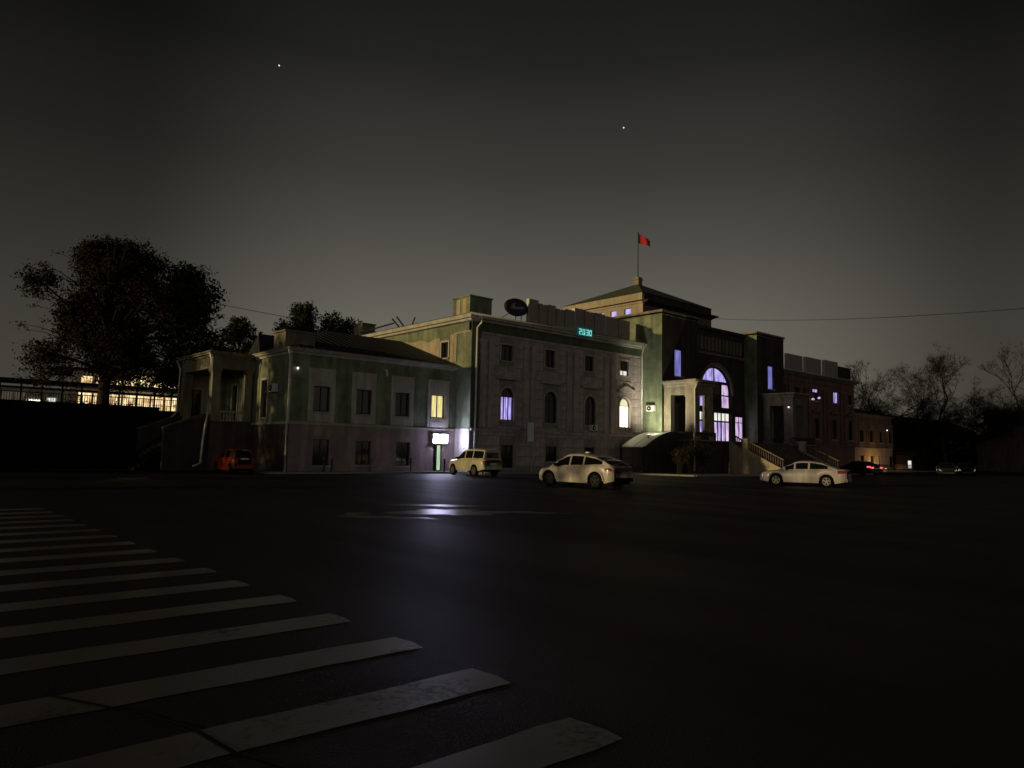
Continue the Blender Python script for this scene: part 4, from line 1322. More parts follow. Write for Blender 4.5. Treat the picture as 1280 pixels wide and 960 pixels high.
def car(name, label, cat, pos, heading, P, group=None, lights_on=False, detail=True, rearlight='tailred'):
    """+x is forward"""
    t_ = thing(name, label, cat, (pos[0], pos[1], .004), math.atan2(heading[1], heading[0]), group)
    ORG[t_] = (0, 0, 0)
    L, Wd = P['L'], P['W']
    hL, hW = L / 2, Wd / 2
    wf, wr, wrad = P['wf'], P['wr'], P['r']
    belt, roof = P['belt'], P['roof']
    sill = P.get('sill', .22)
    plan = [(-hL, .80), (-hL + .06, .88), (-hL + .25, .955), (-hL + .8, .995), (0, 1.0), (hL - 1.1, .99), (hL - .5, .95), (hL - .2, .86), (hL - .05, .74), (hL, .62)]
    def hw(x): return hW * lerp_tab(plan, x)
    def zb(x):
        z = sill
        if x > hL - .5: z = sill + (x - hL + .5) * .12
        if x < -hL + .5: z = sill + (-hL + .5 - x) * .25
        for w in (wf, wr):
            ra = wrad + .075
            if abs(x - w) < ra:
                z = max(z, wrad + math.sqrt(ra * ra - (x - w) ** 2))
        return z
    def zt(x): return lerp_tab(belt, x)
    def sect(x):
        h, b0, b1 = hw(x), zb(x), zt(x)
        b1 = max(b1, b0 + .03)
        f_ = lambda t: b0 + (b1 - b0) * t
        return [(h * .965, b0), (h * .99, f_(.25)), (h * 1.0, f_(.5)), (h * .99, f_(.74)), (h * .955, f_(.93)), (h * .90, b1), (h * .6, b1 + .018), (0, b1 + .028)]
    xs = set()
    k = 72
    for i in range(k + 1):
        xs.add(round(-hL + L * i / k, 4))
    for w in (wf, wr):
        for a in (-1, 1):
            xs.add(round(w + a * (wrad + .0749), 4))
    for d in (.02, .05, .1):
        xs |= {round(-hL + d, 4), round(hL - d, 4)}
    xs = sorted(xs)
    body = MB()
    ring = []
    for x in xs:
        s = sect(x)
        ring.append([(x, y, z) for y, z in s] + [(x, -y, z) for y, z in s[-2::-1]])
    m = len(ring[0])
    vs = [v for r_ in ring for v in r_]
    fs = [(i * m + j, i * m + j + 1, (i + 1) * m + j + 1, (i + 1) * m + j) for i in range(len(xs) - 1) for j in range(m - 1)]
    fs += [tuple(range(m)), tuple((len(xs) - 1) * m + j for j in range(m))[::-1]]
    body.add(vs, fs)
    bo = body.build('body', P['paint'], t_, smooth=True)
    # floor / wheel wells
    MB().box((-hL + .12, -hW + .24, sill - .02), (hL - .2, hW - .24, min(zt(0), .75))).build('underbody', M['black'], t_)
    # cabin
    x0, x1 = roof[0][0], roof[-1][0]
    cx = sorted({round(x0 + (x1 - x0) * i / 44, 4) for i in range(45)} | {round(p_ + d_, 4) for p_ in P['pillars'] for d_ in (-.05, .05)})
    def csect(x):
        zr = max(lerp_tab(roof, x), zt(x) + .005)
        y0 = hw(x) * .905
        hh = zr - zt(x)
        yt = y0 - hh * P.get('tumble', .32)
        return [(y0, zt(x) - .01), (y0 - hh * .04, zt(x) + hh * .10), (y0 - (y0 - yt) * .80, zt(x) + hh * .80), (yt, zt(x) + hh * .93), (yt - .12, zr - .006), (yt * .5, zr + .012), (0, zr + .018)]
    xr0, xr1 = P['roofspan']      # painted roof between these
    parts = {'roof': MB(), 'windscreen': MB(), 'rear_window': MB()}
    sides = {}
    prev = None
    for xa, xb in zip(cx, cx[1:]):
        A, B = csect(xa), csect(xb)
        xm = (xa + xb) / 2
        hh = lerp_tab(roof, xm) - zt(xm)
        inp = any(abs(xm - p_) < .05 for p_ in P['pillars'])
        for sgn in (1, -1):
            for j in range(6):
                q = [(xa, sgn * A[j][0], A[j][1]), (xb, sgn * B[j][0], B[j][1]), (xb, sgn * B[j + 1][0], B[j + 1][1]), (xa, sgn * A[j + 1][0], A[j + 1][1])]
                if j == 1 and hh > .17 and not inp and P['glass'][0] < xm < P['glass'][1]:
                    # one side window per run between pillars and per side
                    idx = (sgn, sum(1 for p_ in P['pillars'] if xm > p_))
                    sides.setdefault(idx, MB()).add(q, [(0, 1, 2, 3)])
                elif j in (4, 5) and xm > xr1:
                    parts['windscreen'].add(q, [(0, 1, 2, 3)])
                elif j in (4, 5) and xm < xr0:
                    parts['rear_window'].add(q, [(0, 1, 2, 3)])
                else:
                    parts['roof'].add(q, [(0, 1, 2, 3)])
    for nm, mb in parts.items():
        if mb.v:
            mb.build(nm, P.get('roofpaint', P['paint']) if nm == 'roof' else M['carglass'], t_, smooth=True)
    for mb in sides.values():
        mb.build('side_window', M['carglass'], t_, smooth=True)
    # rear end of estate cabins: vertical glass
    if P.get('tailgate'):
        xa = x0
        A = csect(xa)
        z0_, z1_ = zt(xa), A[-1][1]
        y0_, y1_ = A[1][0], A[3][0]
        MB().add([(xa + .0, y0_, z0_ - .01), (xa, -y0_, z0_ - .01), (xa, -y1_, z1_ - .02), (xa, y1_, z1_ - .02)], [(0, 1, 2, 3)]).build('tailgate', P['paint'], t_)
        a = .1
        MB().box((xa - .012, -y1_ + .1, z0_ + .08), (xa - .002, y1_ - .1, z1_ - .12)).build('rear_window', M['carglass'], t_)
    # wheels
    for wx in (wf, wr):
        for sgn in (1, -1):
            yc = sgn * (hW - .115)
            r_ = wrad
            ty = MB()
            ty.lathe([(r_ * .66, -.1), (r_ * .93, -.105), (r_, -.07), (r_, .07), (r_ * .93, .105), (r_ * .66, .1)], (wx, yc, r_), 'y', 28)
            w_ = ty.build('wheel', M['black'], t_, smooth=True)
            rm = MB()
            yo = yc + sgn * .085
            n = 24
            # ring
            for i in range(n):
                t0, t1 = 2 * math.pi * i / n, 2 * math.pi * (i + 1) / n
                q = [(wx + a_ * math.cos(tt), r_ + a_ * math.sin(tt)) for a_, tt in ((r_ * .66, t0), (r_ * .66, t1), (r_ * .57, t1), (r_ * .57, t0))]
                rm.add([(x, yo + sgn * .022, z) for x, z in q] + [(x, yo - sgn * .02, z) for x, z in q], [(0, 1, 2, 3), (2, 3, 7, 6)])
            for i in range(P.get('spokes', 5)):
                t0 = 2 * math.pi * i / P.get('spokes', 5) + .3
                dx, dz = math.cos(t0), math.sin(t0)
                px, pz = -dz, dx
                a0, a1, w0, w1 = r_ * .1, r_ * .6, r_ * .10, r_ * .085
                q = [(wx + dx * a0 + px * w0, r_ + dz * a0 + pz * w0), (wx + dx * a1 + px * w1, r_ + dz * a1 + pz * w1), (wx + dx * a1 - px * w1, r_ + dz * a1 - pz * w1), (wx + dx * a0 - px * w0, r_ + dz * a0 - pz * w0)]
                rm.add([(x, yo + sgn * .018, z) for x, z in q] + [(x, yo - sgn * .01, z) for x, z in q], [(0, 1, 2, 3), (0, 1, 5, 4), (2, 3, 7, 6)])
            rm.lathe([(r_ * .15, -.012), (r_ * .15, .03), (0, .03)] if sgn > 0 else [(r_ * .15, .012), (r_ * .15, -.03), (0, -.03)], (wx, yo, r_), 'y', 12)
            rm.build('rim', M[P.get('rim', 'steel')], w_)
    if not detail:
        pass
    # plates following the body side
    def side_patch(nm, m_, xa, xb, ta, tb, off=.008, sgns=(1, -1), parent=t_, lab=None):
        out = []
        for sgn in sgns:
            mb = MB()
            n = max(2, int((xb - xa) / .06))
            rows = []
            for i in range(n + 1):
                x = xa + (xb - xa) * i / n
                s = sect(x)
                b0, b1 = s[0][1], s[5][1]
                col_ = []
                for tt in [ta + (tb - ta) * q / 4 for q in range(5)]:
                    z = b0 + (b1 - b0) * tt
                    # interpolate y
                    y = s[-1][0]
                    for (ya, za), (yb_, zb_) in zip(s[:6], s[1:6]):
                        if za <= z <= zb_ + 1e-6:
                            y = ya + (yb_ - ya) * (z - za) / max(1e-6, zb_ - za)
                            break
                    col_.append((x, sgn * (y + off), z))
                rows.append(col_)
            vs = [v for c_ in rows for v in c_]
            fs = [(i * 5 + j, i * 5 + j + 1, (i + 1) * 5 + j + 1, (i + 1) * 5 + j) for i in range(n) for j in range(4)]
            mb.add(vs, fs)
            out.append(mb.build(nm, m_, parent, smooth=True))
        return out
    for (xa, xb) in P['doors']:
        for q, sgn in zip(side_patch('door', P['paint'], xa + .012, xb - .012, .10, .96, .006), (1, -1)):
            zc = zt(xa) - .13
            MB().box((xa + .08, sgn * (hw(xa) * .99) - .0 if sgn > 0 else -hw(xa) * .99 - .035, zc), (xa + .24, hw(xa) * .99 + .035 if sgn > 0 else -hw(xa) * .99, zc + .03)).build('door_handle', P['paint'] if P.get('bodyhandle', True) else M['black'], q)
    # lamps
    zl = zt(hL - .12)
    side_patch('headlight', M['headlamp'] if not lights_on else M['dimbulb'], hL - .42, hL - .03, .68, .93, .01)
    side_patch('taillight', M['tailred'] if rearlight == 'tailred' else M['redlamp'], -hL + .01, -hL + P.get('tlen', .32), P.get('tl', (.62, .9))[0], P.get('tl', (.62, .9))[1], .01)
    bl_ = MB()
    y_ = hw(-hL) 
    z0_, z1_ = P.get('tz', (.72, .92))
    if P.get('lightbar'):
        bl_.box((-hL - .015, -y_ + .02, z0_), (-hL + .004, y_ - .02, z1_))
        bl_.build('light_bar', M['tailred'], t_)
    else:
        for sgn in (1, -1):
            mb = MB()
            ya, yb_ = sorted((sgn * (y_ - .01), sgn * (y_ - P.get('tw', .28))))
            mb.box((-hL - .015, ya, z0_), (-hL + .004, yb_, z1_))
            mb.build('taillight', M['tailred'] if rearlight == 'tailred' else M['redlamp'], t_)
    MB().box((-hL - .03, -y_ * .98, sill + .1), (-hL + .05, y_ * .98, sill + .28)).build('bumper', P.get('bumper', P['paint']), t_)
    MB().box((hL - .05, -hw(hL) * .98, sill + .05), (hL + .03, hw(hL) * .98, sill + .25)).build('bumper', P.get('bumper', P['paint']), t_)
    MB().box((hL - .03, -.38, sill + .28), (hL + .012, .38, sill + .42)).build('grille', M['black'], t_)
    pz = P.get('platez', .62)
    MB().box((-hL - .035, -.26, pz), (-hL - .016, .26, pz + .11)).build('number_plate', M['plate'], t_)
    for sgn in (1, -1):
        xm = P['mirror']
        MB().box((xm - .07, sgn * (hw(xm) * .9) if sgn > 0 else -hw(xm) * .9 - .24, zt(xm) + .02), (xm + .06, hw(xm) * .9 + .24 if sgn > 0 else -hw(xm) * .9, zt(xm) + .17)).build('mirror', P.get('mirrorm', P['paint']), t_)
    for f_ in P.get('extra', ()):
        f_(t_, P, hw, zt)
    return t_

def carpaint(name, col, rough=.32, metal=0., var=.05, dirt=.25):
    return mat(name, col, rough, metal, var=var, scale=1.2, coat=.35, spec=.4, stain=dirt)
M['carglass'] = mat('car_glass', (.006, .006, .008), .06, var=.1, spec=.6)
M['tailred'] = mat('tail_lamp_red', (.22, .02, .02), .2, var=.1, spec=.6)
M['headlamp'] = mat('head_lamp', (.6, .6, .6), .12, metal=.4, var=.1)
M['plate'] = mat('number_plate', (.6, .6, .58), .4, var=.04)

def roof_rails(t_, P, hw, zt):
    for s in (1, -1):
        MB().tube([(-1.9, s * .62, 1.80), (-1.7, s * .62, 1.86), (.3, s * .62, 1.86), (.5, s * .62, 1.79)], .018, 6).build('roof_rail', M['metal'], t_)
suvP = dict(L=4.55, W=1.80, wf=1.42, wr=-1.28, r=.36, sill=.36,
            belt=[(-2.28, 1.06), (-2.2, 1.13), (-1.0, 1.12), (.85, 1.09), (1.3, 1.05), (1.95, .98), (2.2, .86), (2.275, .74)],
            roof=[(-2.2, 1.70), (-2.0, 1.79), (-1.0, 1.82), (.0, 1.80), (.3, 1.74), (.6, 1.5), (.98, 1.12)],
            roofspan=(-2.3, .12), glass=(-2.1, .75), pillars=[-.98, .0 - .02], tailgate=True, tumble=.26,
            doors=[(-.88, .02), (.02, .95)], mirror=.75, tz=(.78, 1.02), tl=(.55, .85), tlen=.12, tw=.18, platez=.78, spokes=6,
            paint=carpaint('cream_paint', (.50, .46, .34)), mirrorm=M['black'], bumper=None, extra=(roof_rails,))
suvP['bumper'] = suvP['paint']
car('suv', 'boxy cream off road car parked beside the lightbox door', 'car', (31.7, 39.7), (.097, .995), suvP)

def lex_extra(t_, P, hw, zt):
    MB().box((-.3, -.2, 1.66), (-.1, .0, 1.72)).build('roof_box', M['white'], t_)
    MB().box((-2.46, -.60, 1.11), (-2.3, .60, 1.14)).build('spoiler', M['black'], t_)
    for wx in (P['wf'], P['wr']):
        for s in (1, -1):
            m_ = MB()
            n = 16
            r0, r1 = P['r'] + .07, P['r'] + .13
            for i in range(n):
                t0, t1 = math.pi * (i / n), math.pi * ((i + 1) / n)
                q = [(wx + a * math.cos(tt), P['r'] + a * math.sin(tt)) for a, tt in ((r0, t0), (r0, t1), (r1, t1), (r1, t0))]
                y = s * (P['W'] / 2 + .004)
                m_.add([(x, y + s * .012, z) for x, z in q] + [(x, y - s * .03, z) for x, z in q], [(0, 1, 2, 3), (0, 1, 5, 4), (2, 3, 7, 6)])
            m_.build('wheel_arch_trim', P['paint'], t_)
M['rimdark'] = mat('black_alloy', (.03, .03, .032), .3, metal=.5, var=.1)
lexP = dict(rim='rimdark', L=4.70, W=1.88, wf=1.45, wr=-1.40, r=.37, sill=.25,
            belt=[(-2.35, .98), (-2.2, 1.10), (-1.6, 1.12), (-.9, 1.05), (.3, 1.0), (1.1, .98), (1.6, .93), (2.05, .84), (2.28, .72), (2.35, .6)],
            roof=[(-2.15, 1.13), (-1.75, 1.32), (-1.2, 1.50), (-.5, 1.62), (.1, 1.64), (.45, 1.60), (.9, 1.36), (1.5, .97)],
            roofspan=(-1.25, .38), glass=(-1.7, 1.0), pillars=[-.62, .22], tumble=.36,
            doors=[(-.92, .16), (.16, 1.05)], mirror=.95, tz=(.92, .98), tl=(.68, .84), tlen=.40, platez=.55, lightbar=True, spokes=5,
            paint=carpaint('pearl_paint', (.50, .46, .45), .3, dirt=.45, var=.3), bumper=M['black'], mirrorm=M['black'], extra=(lex_extra,))
car('crossover_car', 'dusty pale crossover parked nearest on the square, seen from behind its left side', 'car', (26.65, 24.8), (-.08, .997), lexP)

camP = dict(L=4.80, W=1.82, wf=1.42, wr=-1.36, r=.33, sill=.22,
            belt=[(-2.4, .92), (-2.3, 1.0), (-1.6, 1.02), (-.8, .96), (.3, .93), (1.1, .93), (1.7, .86), (2.15, .77), (2.35, .66), (2.4, .55)],
            roof=[(-1.95, 1.02), (-1.5, 1.20), (-1.05, 1.38), (-.5, 1.46), (.0, 1.465), (.3, 1.43), (.75, 1.22), (1.35, .93)],
            roofspan=(-1.0, .22), glass=(-1.45, .95), pillars=[-.40, .0 + .38], tumble=.36,
            doors=[(-1.0, .1), (.1, 1.08)], mirror=.92, tz=(.72, .88), tl=(.70, .94), tlen=.45, tw=.34, platez=.66, spokes=5,
            paint=carpaint('white_paint', (.46, .42, .46), .3, dirt=.4, var=.2))
camP['bumper'] = camP['paint']
car('sedan', 'white saloon car parked side on before the entrance stairs', 'car', (41.75, 21.2), (-.25, .967), camP)

redP = dict(L=3.5, W=1.5, wf=1.12, wr=-1.16, r=.27, sill=.2,
            belt=[(-1.75, .82), (-1.7, .95), (-.6, .93), (.6, .90), (1.1, .82), (1.5, .74), (1.7, .62), (1.75, .5)],
            roof=[(-1.68, 1.0), (-1.5, 1.36), (-1.1, 1.48), (-.3, 1.50), (.1, 1.46), (.5, 1.2), (.95, .90)],
            roofspan=(-1.3, .05), glass=(-1.45, .6), pillars=[-.95, -.15], tumble=.3,
            doors=[(-.85, -.1), (-.1, .75)], mirror=.55, tz=(.62, .9), tl=(.6, .9), tlen=.1, tw=.16, platez=.84, spokes=4,
            paint=carpaint('red_paint', (.26, .022, .012), .35))
redP['bumper'] = redP['paint']
car('hatchback', 'small red hatchback parked nose in below the left portico', 'car', (17.8, 46.6), (0, 1), redP)
dkP = dict(camP)
dkP['paint'] = carpaint('dark_paint', (.03, .03, .035), .3)
dkP['bumper'] = dkP['paint']
car('parked_car', 'distant dark car with its red tail lamps lit, beyond the white saloon', 'car', (80.2, 34.6), (.4, .9), dkP, rearlight='on')
c2 = car('parked_car', 'dark car far right in the gloom, left of two', 'car', (91.5, 29.9), (-.85, -.35), dkP, lights_on=True)
c3 = copy_tree(c2)
c3.location = (99.3, 30.4, .004)
c3['label'] = 'dark car farthest right in the gloom before the distant houses'
c2['group'] = c3['group'] = 'dark cars at the far right'

# ------------------------------------------------------------------ trees
def leaf_cloud(mb, c, r, n, size, rnd, squash=1.):
    for _ in range(n):
        d = Vector((rnd.gauss(0, 1), rnd.gauss(0, 1), rnd.gauss(0, 1) * squash))
        p = c + d * r * .5
        a = Vector((rnd.uniform(-1, 1), rnd.uniform(-1, 1), rnd.uniform(-1, 1))).normalized()
        b_ = a.cross(Vector((rnd.uniform(-1, 1), rnd.uniform(-1, 1), rnd.uniform(-1, 1)))).normalized()
        s = size * rnd.uniform(.6, 1.3)
        k = len(mb.v)
        mb.v += [tuple(p - a * s), tuple(p + b_ * s * .5), tuple(p + a * s), tuple(p - b_ * s * .5)]
        mb.f.append((k, k + 1, k + 2, k + 3))

def tree(name, label, cat, base, H, CR, seed, kind, group=None, trunk_h=.3, crown_squash=1., leaf=.16, nleaf=26, depth=6, lean=0., rtrunk=None, spread=.6, cz=None, leafmat='leafa', maxn=2600, lobes=30, clumps=40, cone=False, env=.55, lump=0):
    EX = env
    rnd = random.Random(seed)
    t_ = thing(name, label, cat, base, 0, group)
    ORG[t_] = (0, 0, 0)
    tr_, tw_, lf = MB(), MB(), MB()
    r0 = rtrunk or H * .022
    th = H * trunk_h
    top = Vector((lean, 0, th))
    tr_.tube([(0, 0, -.3), (lean * .3, 0, th * .4), tuple(top)], [r0 * 1.35, r0 * 1.05, r0 * .9], 10)
    cen = Vector((lean, 0, cz if cz else th + (H - th) * .5))
    ez = (H - th) * .55
    tips = []
    cnt = [0]
    def grow(p, d, L, r, k):
        cnt[0] += 1
        if cnt[0] > maxn: return
        n = 3
        pts = [p]
        q, dd = p.copy(), d.copy()
        for i in range(n):
            dd = (dd + Vector((rnd.uniform(-1, 1), rnd.uniform(-1, 1), rnd.uniform(-.5, .9))) * .2).normalized()
            q = q + dd * L / n
            pts.append(q.copy())
        tgt = tr_ if k >= depth - 1 else tw_
        tgt.tube([tuple(x) for x in pts], [r, r * .85, r * .7, r * .55], 6 if k >= depth - 2 else 3, cap=False)
        e = ((q.x - cen.x) / CR) ** 2 + ((q.y - cen.y) / CR) ** 2 + ((q.z - cen.z) / ez) ** 2
        if k <= 2:
            tips.append((q.copy(), k))
        if k == 0 or e > 1.25:
            tips.append((q.copy(), 0))
            return
        nb = rnd.choice((2, 3, 3))
        for i in range(nb):
            ax = Vector((rnd.uniform(-1, 1), rnd.uniform(-1, 1), rnd.uniform(-.35, .6))).normalized()
            nd = (dd * (1 - spread * .6) + ax * spread).normalized()
            out = (q - cen)
            out.z *= .5
            if out.length > .01:
                nd = (nd + out.normalized() * .28).normalized()
            grow(q.copy() if i else pts[2].copy(), nd, L * rnd.uniform(.66, .86), r * .62, k - 1)
    if kind in ('leafy', 'bare'):
        nb = 6
        for i in range(nb):
            a = 2 * math.pi * i / nb + rnd.uniform(-.4, .4)
            el = rnd.uniform(.25, 1.1)
            d = Vector((math.cos(a) * math.cos(el), math.sin(a) * math.cos(el), math.sin(el)))
            grow(Vector((lean * .8, 0, th * rnd.uniform(.7, 1.0))), d, CR * .45, r0 * .55, depth - 1)
        grow(top.copy(), Vector((rnd.uniform(-.2, .2), rnd.uniform(-.2, .2), 1)).normalized(), (H - th) * .3, r0 * .7, depth - 1)
        tr_.build('trunk', M['bark'], t_, smooth=True)
        tw_.build('branches', M['twig'] if kind == 'bare' else M['bark'], t_)
        if kind == 'leafy':
            for p, k in tips:
                leaf_cloud(lf, p, CR * .16, nleaf if k == 0 else nleaf // 2, leaf, rnd)
            lf.build('crown', M[leafmat], t_)
        else:
            # fine twig sprays at the tips
            for p, k in tips:
                for _ in range(nleaf):
                    d = ((p - cen).normalized() * .5 + Vector((rnd.uniform(-1, 1), rnd.uniform(-1, 1), rnd.uniform(-.6, 1)))).normalized()
                    L = CR * rnd.uniform(.06, .14)
                    q = p + d * L
                    s = Vector((-d.y, d.x, 0))
                    s = s.normalized() * .012 if s.length > .01 else Vector((.012, 0, 0))
                    u_ = d.cross(s).normalized() * .012
                    kk = len(lf.v)
                    lf.v += [tuple(p - s), tuple(p + s), tuple(q), tuple(p + u_)]
                    lf.f += [(kk, kk + 1, kk + 2), (kk, kk + 3, kk + 2)]
            lf.build('crown', M['twig'], t_)
    elif kind == 'lobed':
        # crown of many uneven boughs: each bough a cloud of leaf clumps round a limb tip
        tr_.tube([tuple(top), (lean, 0, H * .6), (lean, 0, H * .85)], [r0 * .9, r0 * .5, r0 * .15], 8)
        nl = lobes
        for i in range(nl):
            f_ = (i + .5) / nl
            z = th * .6 + (H - th * .6) * f_
            env = math.sin(math.pi * min(1, .16 + .80 * f_)) ** EX if not cone else (1 - f_) ** EX * min(1, .6 + f_ * 2)
            a = i * 2.4 + rnd.uniform(-.4, .4)
            rr = CR * env * (rnd.uniform(.35, .85) if i % 3 else rnd.uniform(.0, .4))
            c_ = Vector((lean + math.cos(a) * rr, math.sin(a) * rr, min(z, H - CR * .18)))
            lr = CR * (rnd.uniform(.15, .36) if lump else rnd.uniform(.24, .36))
            if lump and i % 4 == 1:
                c_.x *= 1.1
                c_.y *= 1.1
            base_z = max(th * .7, c_.z - rr * .8 - lr)
            tr_.tube([(lean, 0, base_z), tuple(Vector((lean, 0, base_z)).lerp(c_, .55) + Vector((0, 0, .25))), tuple(c_)], [r0 * .4, r0 * .25, r0 * .1], 6, cap=False)
            for j in range(clumps):
                d = Vector((rnd.gauss(0, 1), rnd.gauss(0, 1), rnd.gauss(0, .8))).normalized()
                p = c_ + d * lr * rnd.uniform(.45, 1.18)
                if rnd.random() < .6:
                    tw_.tube([tuple(c_), tuple(c_.lerp(p, .6) + Vector((0, 0, .08))), tuple(p)], [.035, .022, .008], 3, cap=False)
                leaf_cloud(lf, p, lr * .42, nleaf, leaf, rnd, .75)
        # ragged outliers
        for j in range(nl * 2):
            a, f_ = rnd.uniform(0, 6.28), rnd.uniform(.1, .95)
            env = math.sin(math.pi * (.16 + .80 * f_)) ** EX if not cone else (1 - f_) ** EX
            p = Vector((lean + math.cos(a) * CR * env * rnd.uniform(.9, 1.12), math.sin(a) * CR * env * rnd.uniform(.9, 1.12), th * .6 + (H - th * .6) * f_))
            q = Vector((lean, 0, p.z * .8)).lerp(p, .55)
            tw_.tube([tuple(q), tuple(q.lerp(p, .5) + Vector((0, 0, .15))), tuple(p)], [.05, .03, .01], 3, cap=False)
            leaf_cloud(lf, p, CR * .09, nleaf, leaf, rnd, .6)
        tr_.build('trunk', M['bark'], t_, smooth=True)
        tw_.build('branches', M['bark'], t_)
        lf.build('crown', M[leafmat], t_)
    else:   # evergreen: clumps on tapering whorls
        tr_.tube([(0, 0, 0), (0, 0, H * .95)], [r0, r0 * .15], 8)
        tr_.build('trunk', M['bark'], t_, smooth=True)
        levels = int(H / .55)
        for i in range(levels):
            f_ = i / levels
            z = H * (trunk_h + (1 - trunk_h) * f_)
            rad = CR * (math.sin(min(1, (f_ + .12) * 1.35) * math.pi / 2) if f_ < .35 else 1) * (1 - f_) ** .62 * rnd.uniform(.8, 1.12)
            nb = max(3, int(9 * rad / CR) + 3)
            for j in range(nb):
                a = rnd.uniform(0, 2 * math.pi)
                rr = rad * rnd.uniform(.72, 1.12)
                tip = Vector((math.cos(a) * rr, math.sin(a) * rr, z + rnd.uniform(-.2, .35)))
                tw_.tube([(0, 0, z - .2), tuple(tip * .6 + Vector((0, 0, z * .4 - .1))), tuple(tip)], [.05, .035, .015], 3, cap=False)
                for s in (.45, .75, 1.0):
                    leaf_cloud(lf, Vector((tip.x * s, tip.y * s, tip.z)), .55 + CR * .06, nleaf, leaf, rnd, .8)
        tw_.build('branches', M['bark'], t_)
        lf.build('crown', M['leafg'], t_)
    return t_

tree('autumn_tree', 'big spreading autumn tree with thinning brown leaves at far left', 'tree', (15.3, 70, 4.4), 14.8, 6.0, 14, 'lobed', trunk_h=.33, leaf=.125, nleaf=17, rtrunk=.42, lobes=40, clumps=84, env=.42, lump=1)
tree('evergreen_tree', 'tall dark evergreen just right of the autumn tree', 'tree', (21.0, 68, 4.4), 13.0, 4.6, 5, 'lobed', env=.5, trunk_h=.3, leaf=.15, nleaf=16, leafmat='leafg', lobes=34, clumps=40, cone=True)
tree('evergreen_tree', 'small dark round topped tree over the portico roof', 'tree', (29.3, 77, 3), 12.0, 3.1, 6, 'lobed', trunk_h=.3, leaf=.17, nleaf=16, leafmat='leafg', lobes=22, clumps=30)
tree('evergreen_tree', 'dark pointed conifer rising behind the corner attic block', 'tree', (36.9, 78, 3), 14.8, 4.4, 8, 'lobed', env=.75, trunk_h=.3, leaf=.17, nleaf=16, leafmat='leafg', lobes=26, clumps=34, cone=True)
tree('evergreen_tree', 'lower dark conifer just left of the pointed one behind the wing', 'tree', (34.4, 77, 3), 12.4, 3.0, 9, 'lobed', env=.7, trunk_h=.3, leaf=.16, nleaf=14, leafmat='leafg', lobes=20, clumps=26, cone=True)
tree('evergreen_tree', 'dark conifer between the pointed one and the far chimney', 'tree', (41.6, 78, 3), 14.0, 4.2, 10, 'lobed', env=.6, trunk_h=.3, leaf=.17, nleaf=16, leafmat='leafg', lobes=26, clumps=34)
RG = 'bare trees beyond the right end of the station'
tree('bare_tree', 'wide bare tree standing behind the far low wing', 'tree', (125, 50, 0), 18.5, 9.5, 28, 'bare', RG, trunk_h=.16, nleaf=6, depth=7, maxn=5200, rtrunk=.42)
tree('bare_tree', 'bare tree in the middle of the right group', 'tree', (140, 46, 0), 21.5, 10.0, 22, 'bare', RG, trunk_h=.16, nleaf=6, depth=7, maxn=4000, rtrunk=.4)
tree('bare_tree', 'low bare tree beside the distant house roof', 'tree', (152, 44, 0), 15.5, 7.5, 23, 'bare', RG, trunk_h=.15, nleaf=5, depth=7, maxn=2600)
tree('bare_tree', 'slender bare tree over the distant house at far right', 'tree', (172, 43, 0), 23.6, 7.5, 24, 'bare', RG, trunk_h=.25, nleaf=5, depth=7, maxn=3000)
tree('bare_tree', 'bare tree cut by the right edge of the picture', 'tree', (190, 42, 0), 26.2, 10.5, 25, 'bare', RG, trunk_h=.16, nleaf=5, depth=7, maxn=3600)
tree('evergreen_tree', 'dark bush like tree low behind the end of the right wing', 'tree', (131, 49, 0), 8.0, 5.5, 27, 'ever', trunk_h=.02, leaf=.22, nleaf=14)
# trees left of the frame that break up the floodlight
for i, (x, y, h, cr_, sd_, nl, th_) in enumerate([(-16, 55.5, 13.2, 4.6, 31, 10, .04), (-19, 65.5, 14, 5.4, 34, 10, .04), (-18, 45.5, 7.5, 2.6, 32, 4, .14), (-14, 35.0, 8.5, 3.2, 33, 4, .12)]):
    tree('roadside_tree', ['tree with brown leaves standing left of the view, by the wing', 'tree farthest back left of the view, behind the one by the wing', 'middle one of the leafy trees left of the view', 'nearest and thinnest of the trees left of the view'][i],
         'tree', (x, y, 0), h, cr_, sd_, 'lobed', 'trees outside the left edge of the view', trunk_h=th_, leaf=.2, nleaf=nl, lobes=32 if i < 2 else 12, clumps=34 if i < 2 else 14)
# shrubs by the left stair
def shrub(label, x, y, h, w, sd_, z=.12):
    rnd = random.Random(sd_)
    t_ = thing('shrub', label, 'shrub', (x, y, z), 0, 'dry shrubs below the left porch')
    ORG[t_] = (0, 0, 0)
    st_, lf = MB(), MB()
    for i in range(26):
        a = rnd.uniform(0, 6.28)
        r_ = w * rnd.uniform(.15, 1)
        pts = [(0.15 * math.cos(a), .15 * math.sin(a), 0), (r_ * .5 * math.cos(a), r_ * .5 * math.sin(a), h * .5), (r_ * math.cos(a), r_ * math.sin(a), h * rnd.uniform(.6, 1))]
        st_.tube(pts, [.025, .018, .006], 4)
        leaf_cloud(lf, Vector(pts[2]), .35, 36, .07, rnd)
        leaf_cloud(lf, (Vector(pts[1]) + Vector(pts[2])) / 2, .35, 24, .07, rnd)
    st_.build('stems', M['bark'], t_)
    lf.build('foliage', M['shrub'], t_)
shrub('rounded dry shrub directly below the left porch', 53.2, 37.2, 2.9, 1.0, 41)
shrub('lower shrub to the left of the rounded one', 51.4, 37.0, 1.9, .8, 42)
shrub('tall thin shrub against the dark terrace corner', 54.1, 36.6, 2.2, .7, 43)

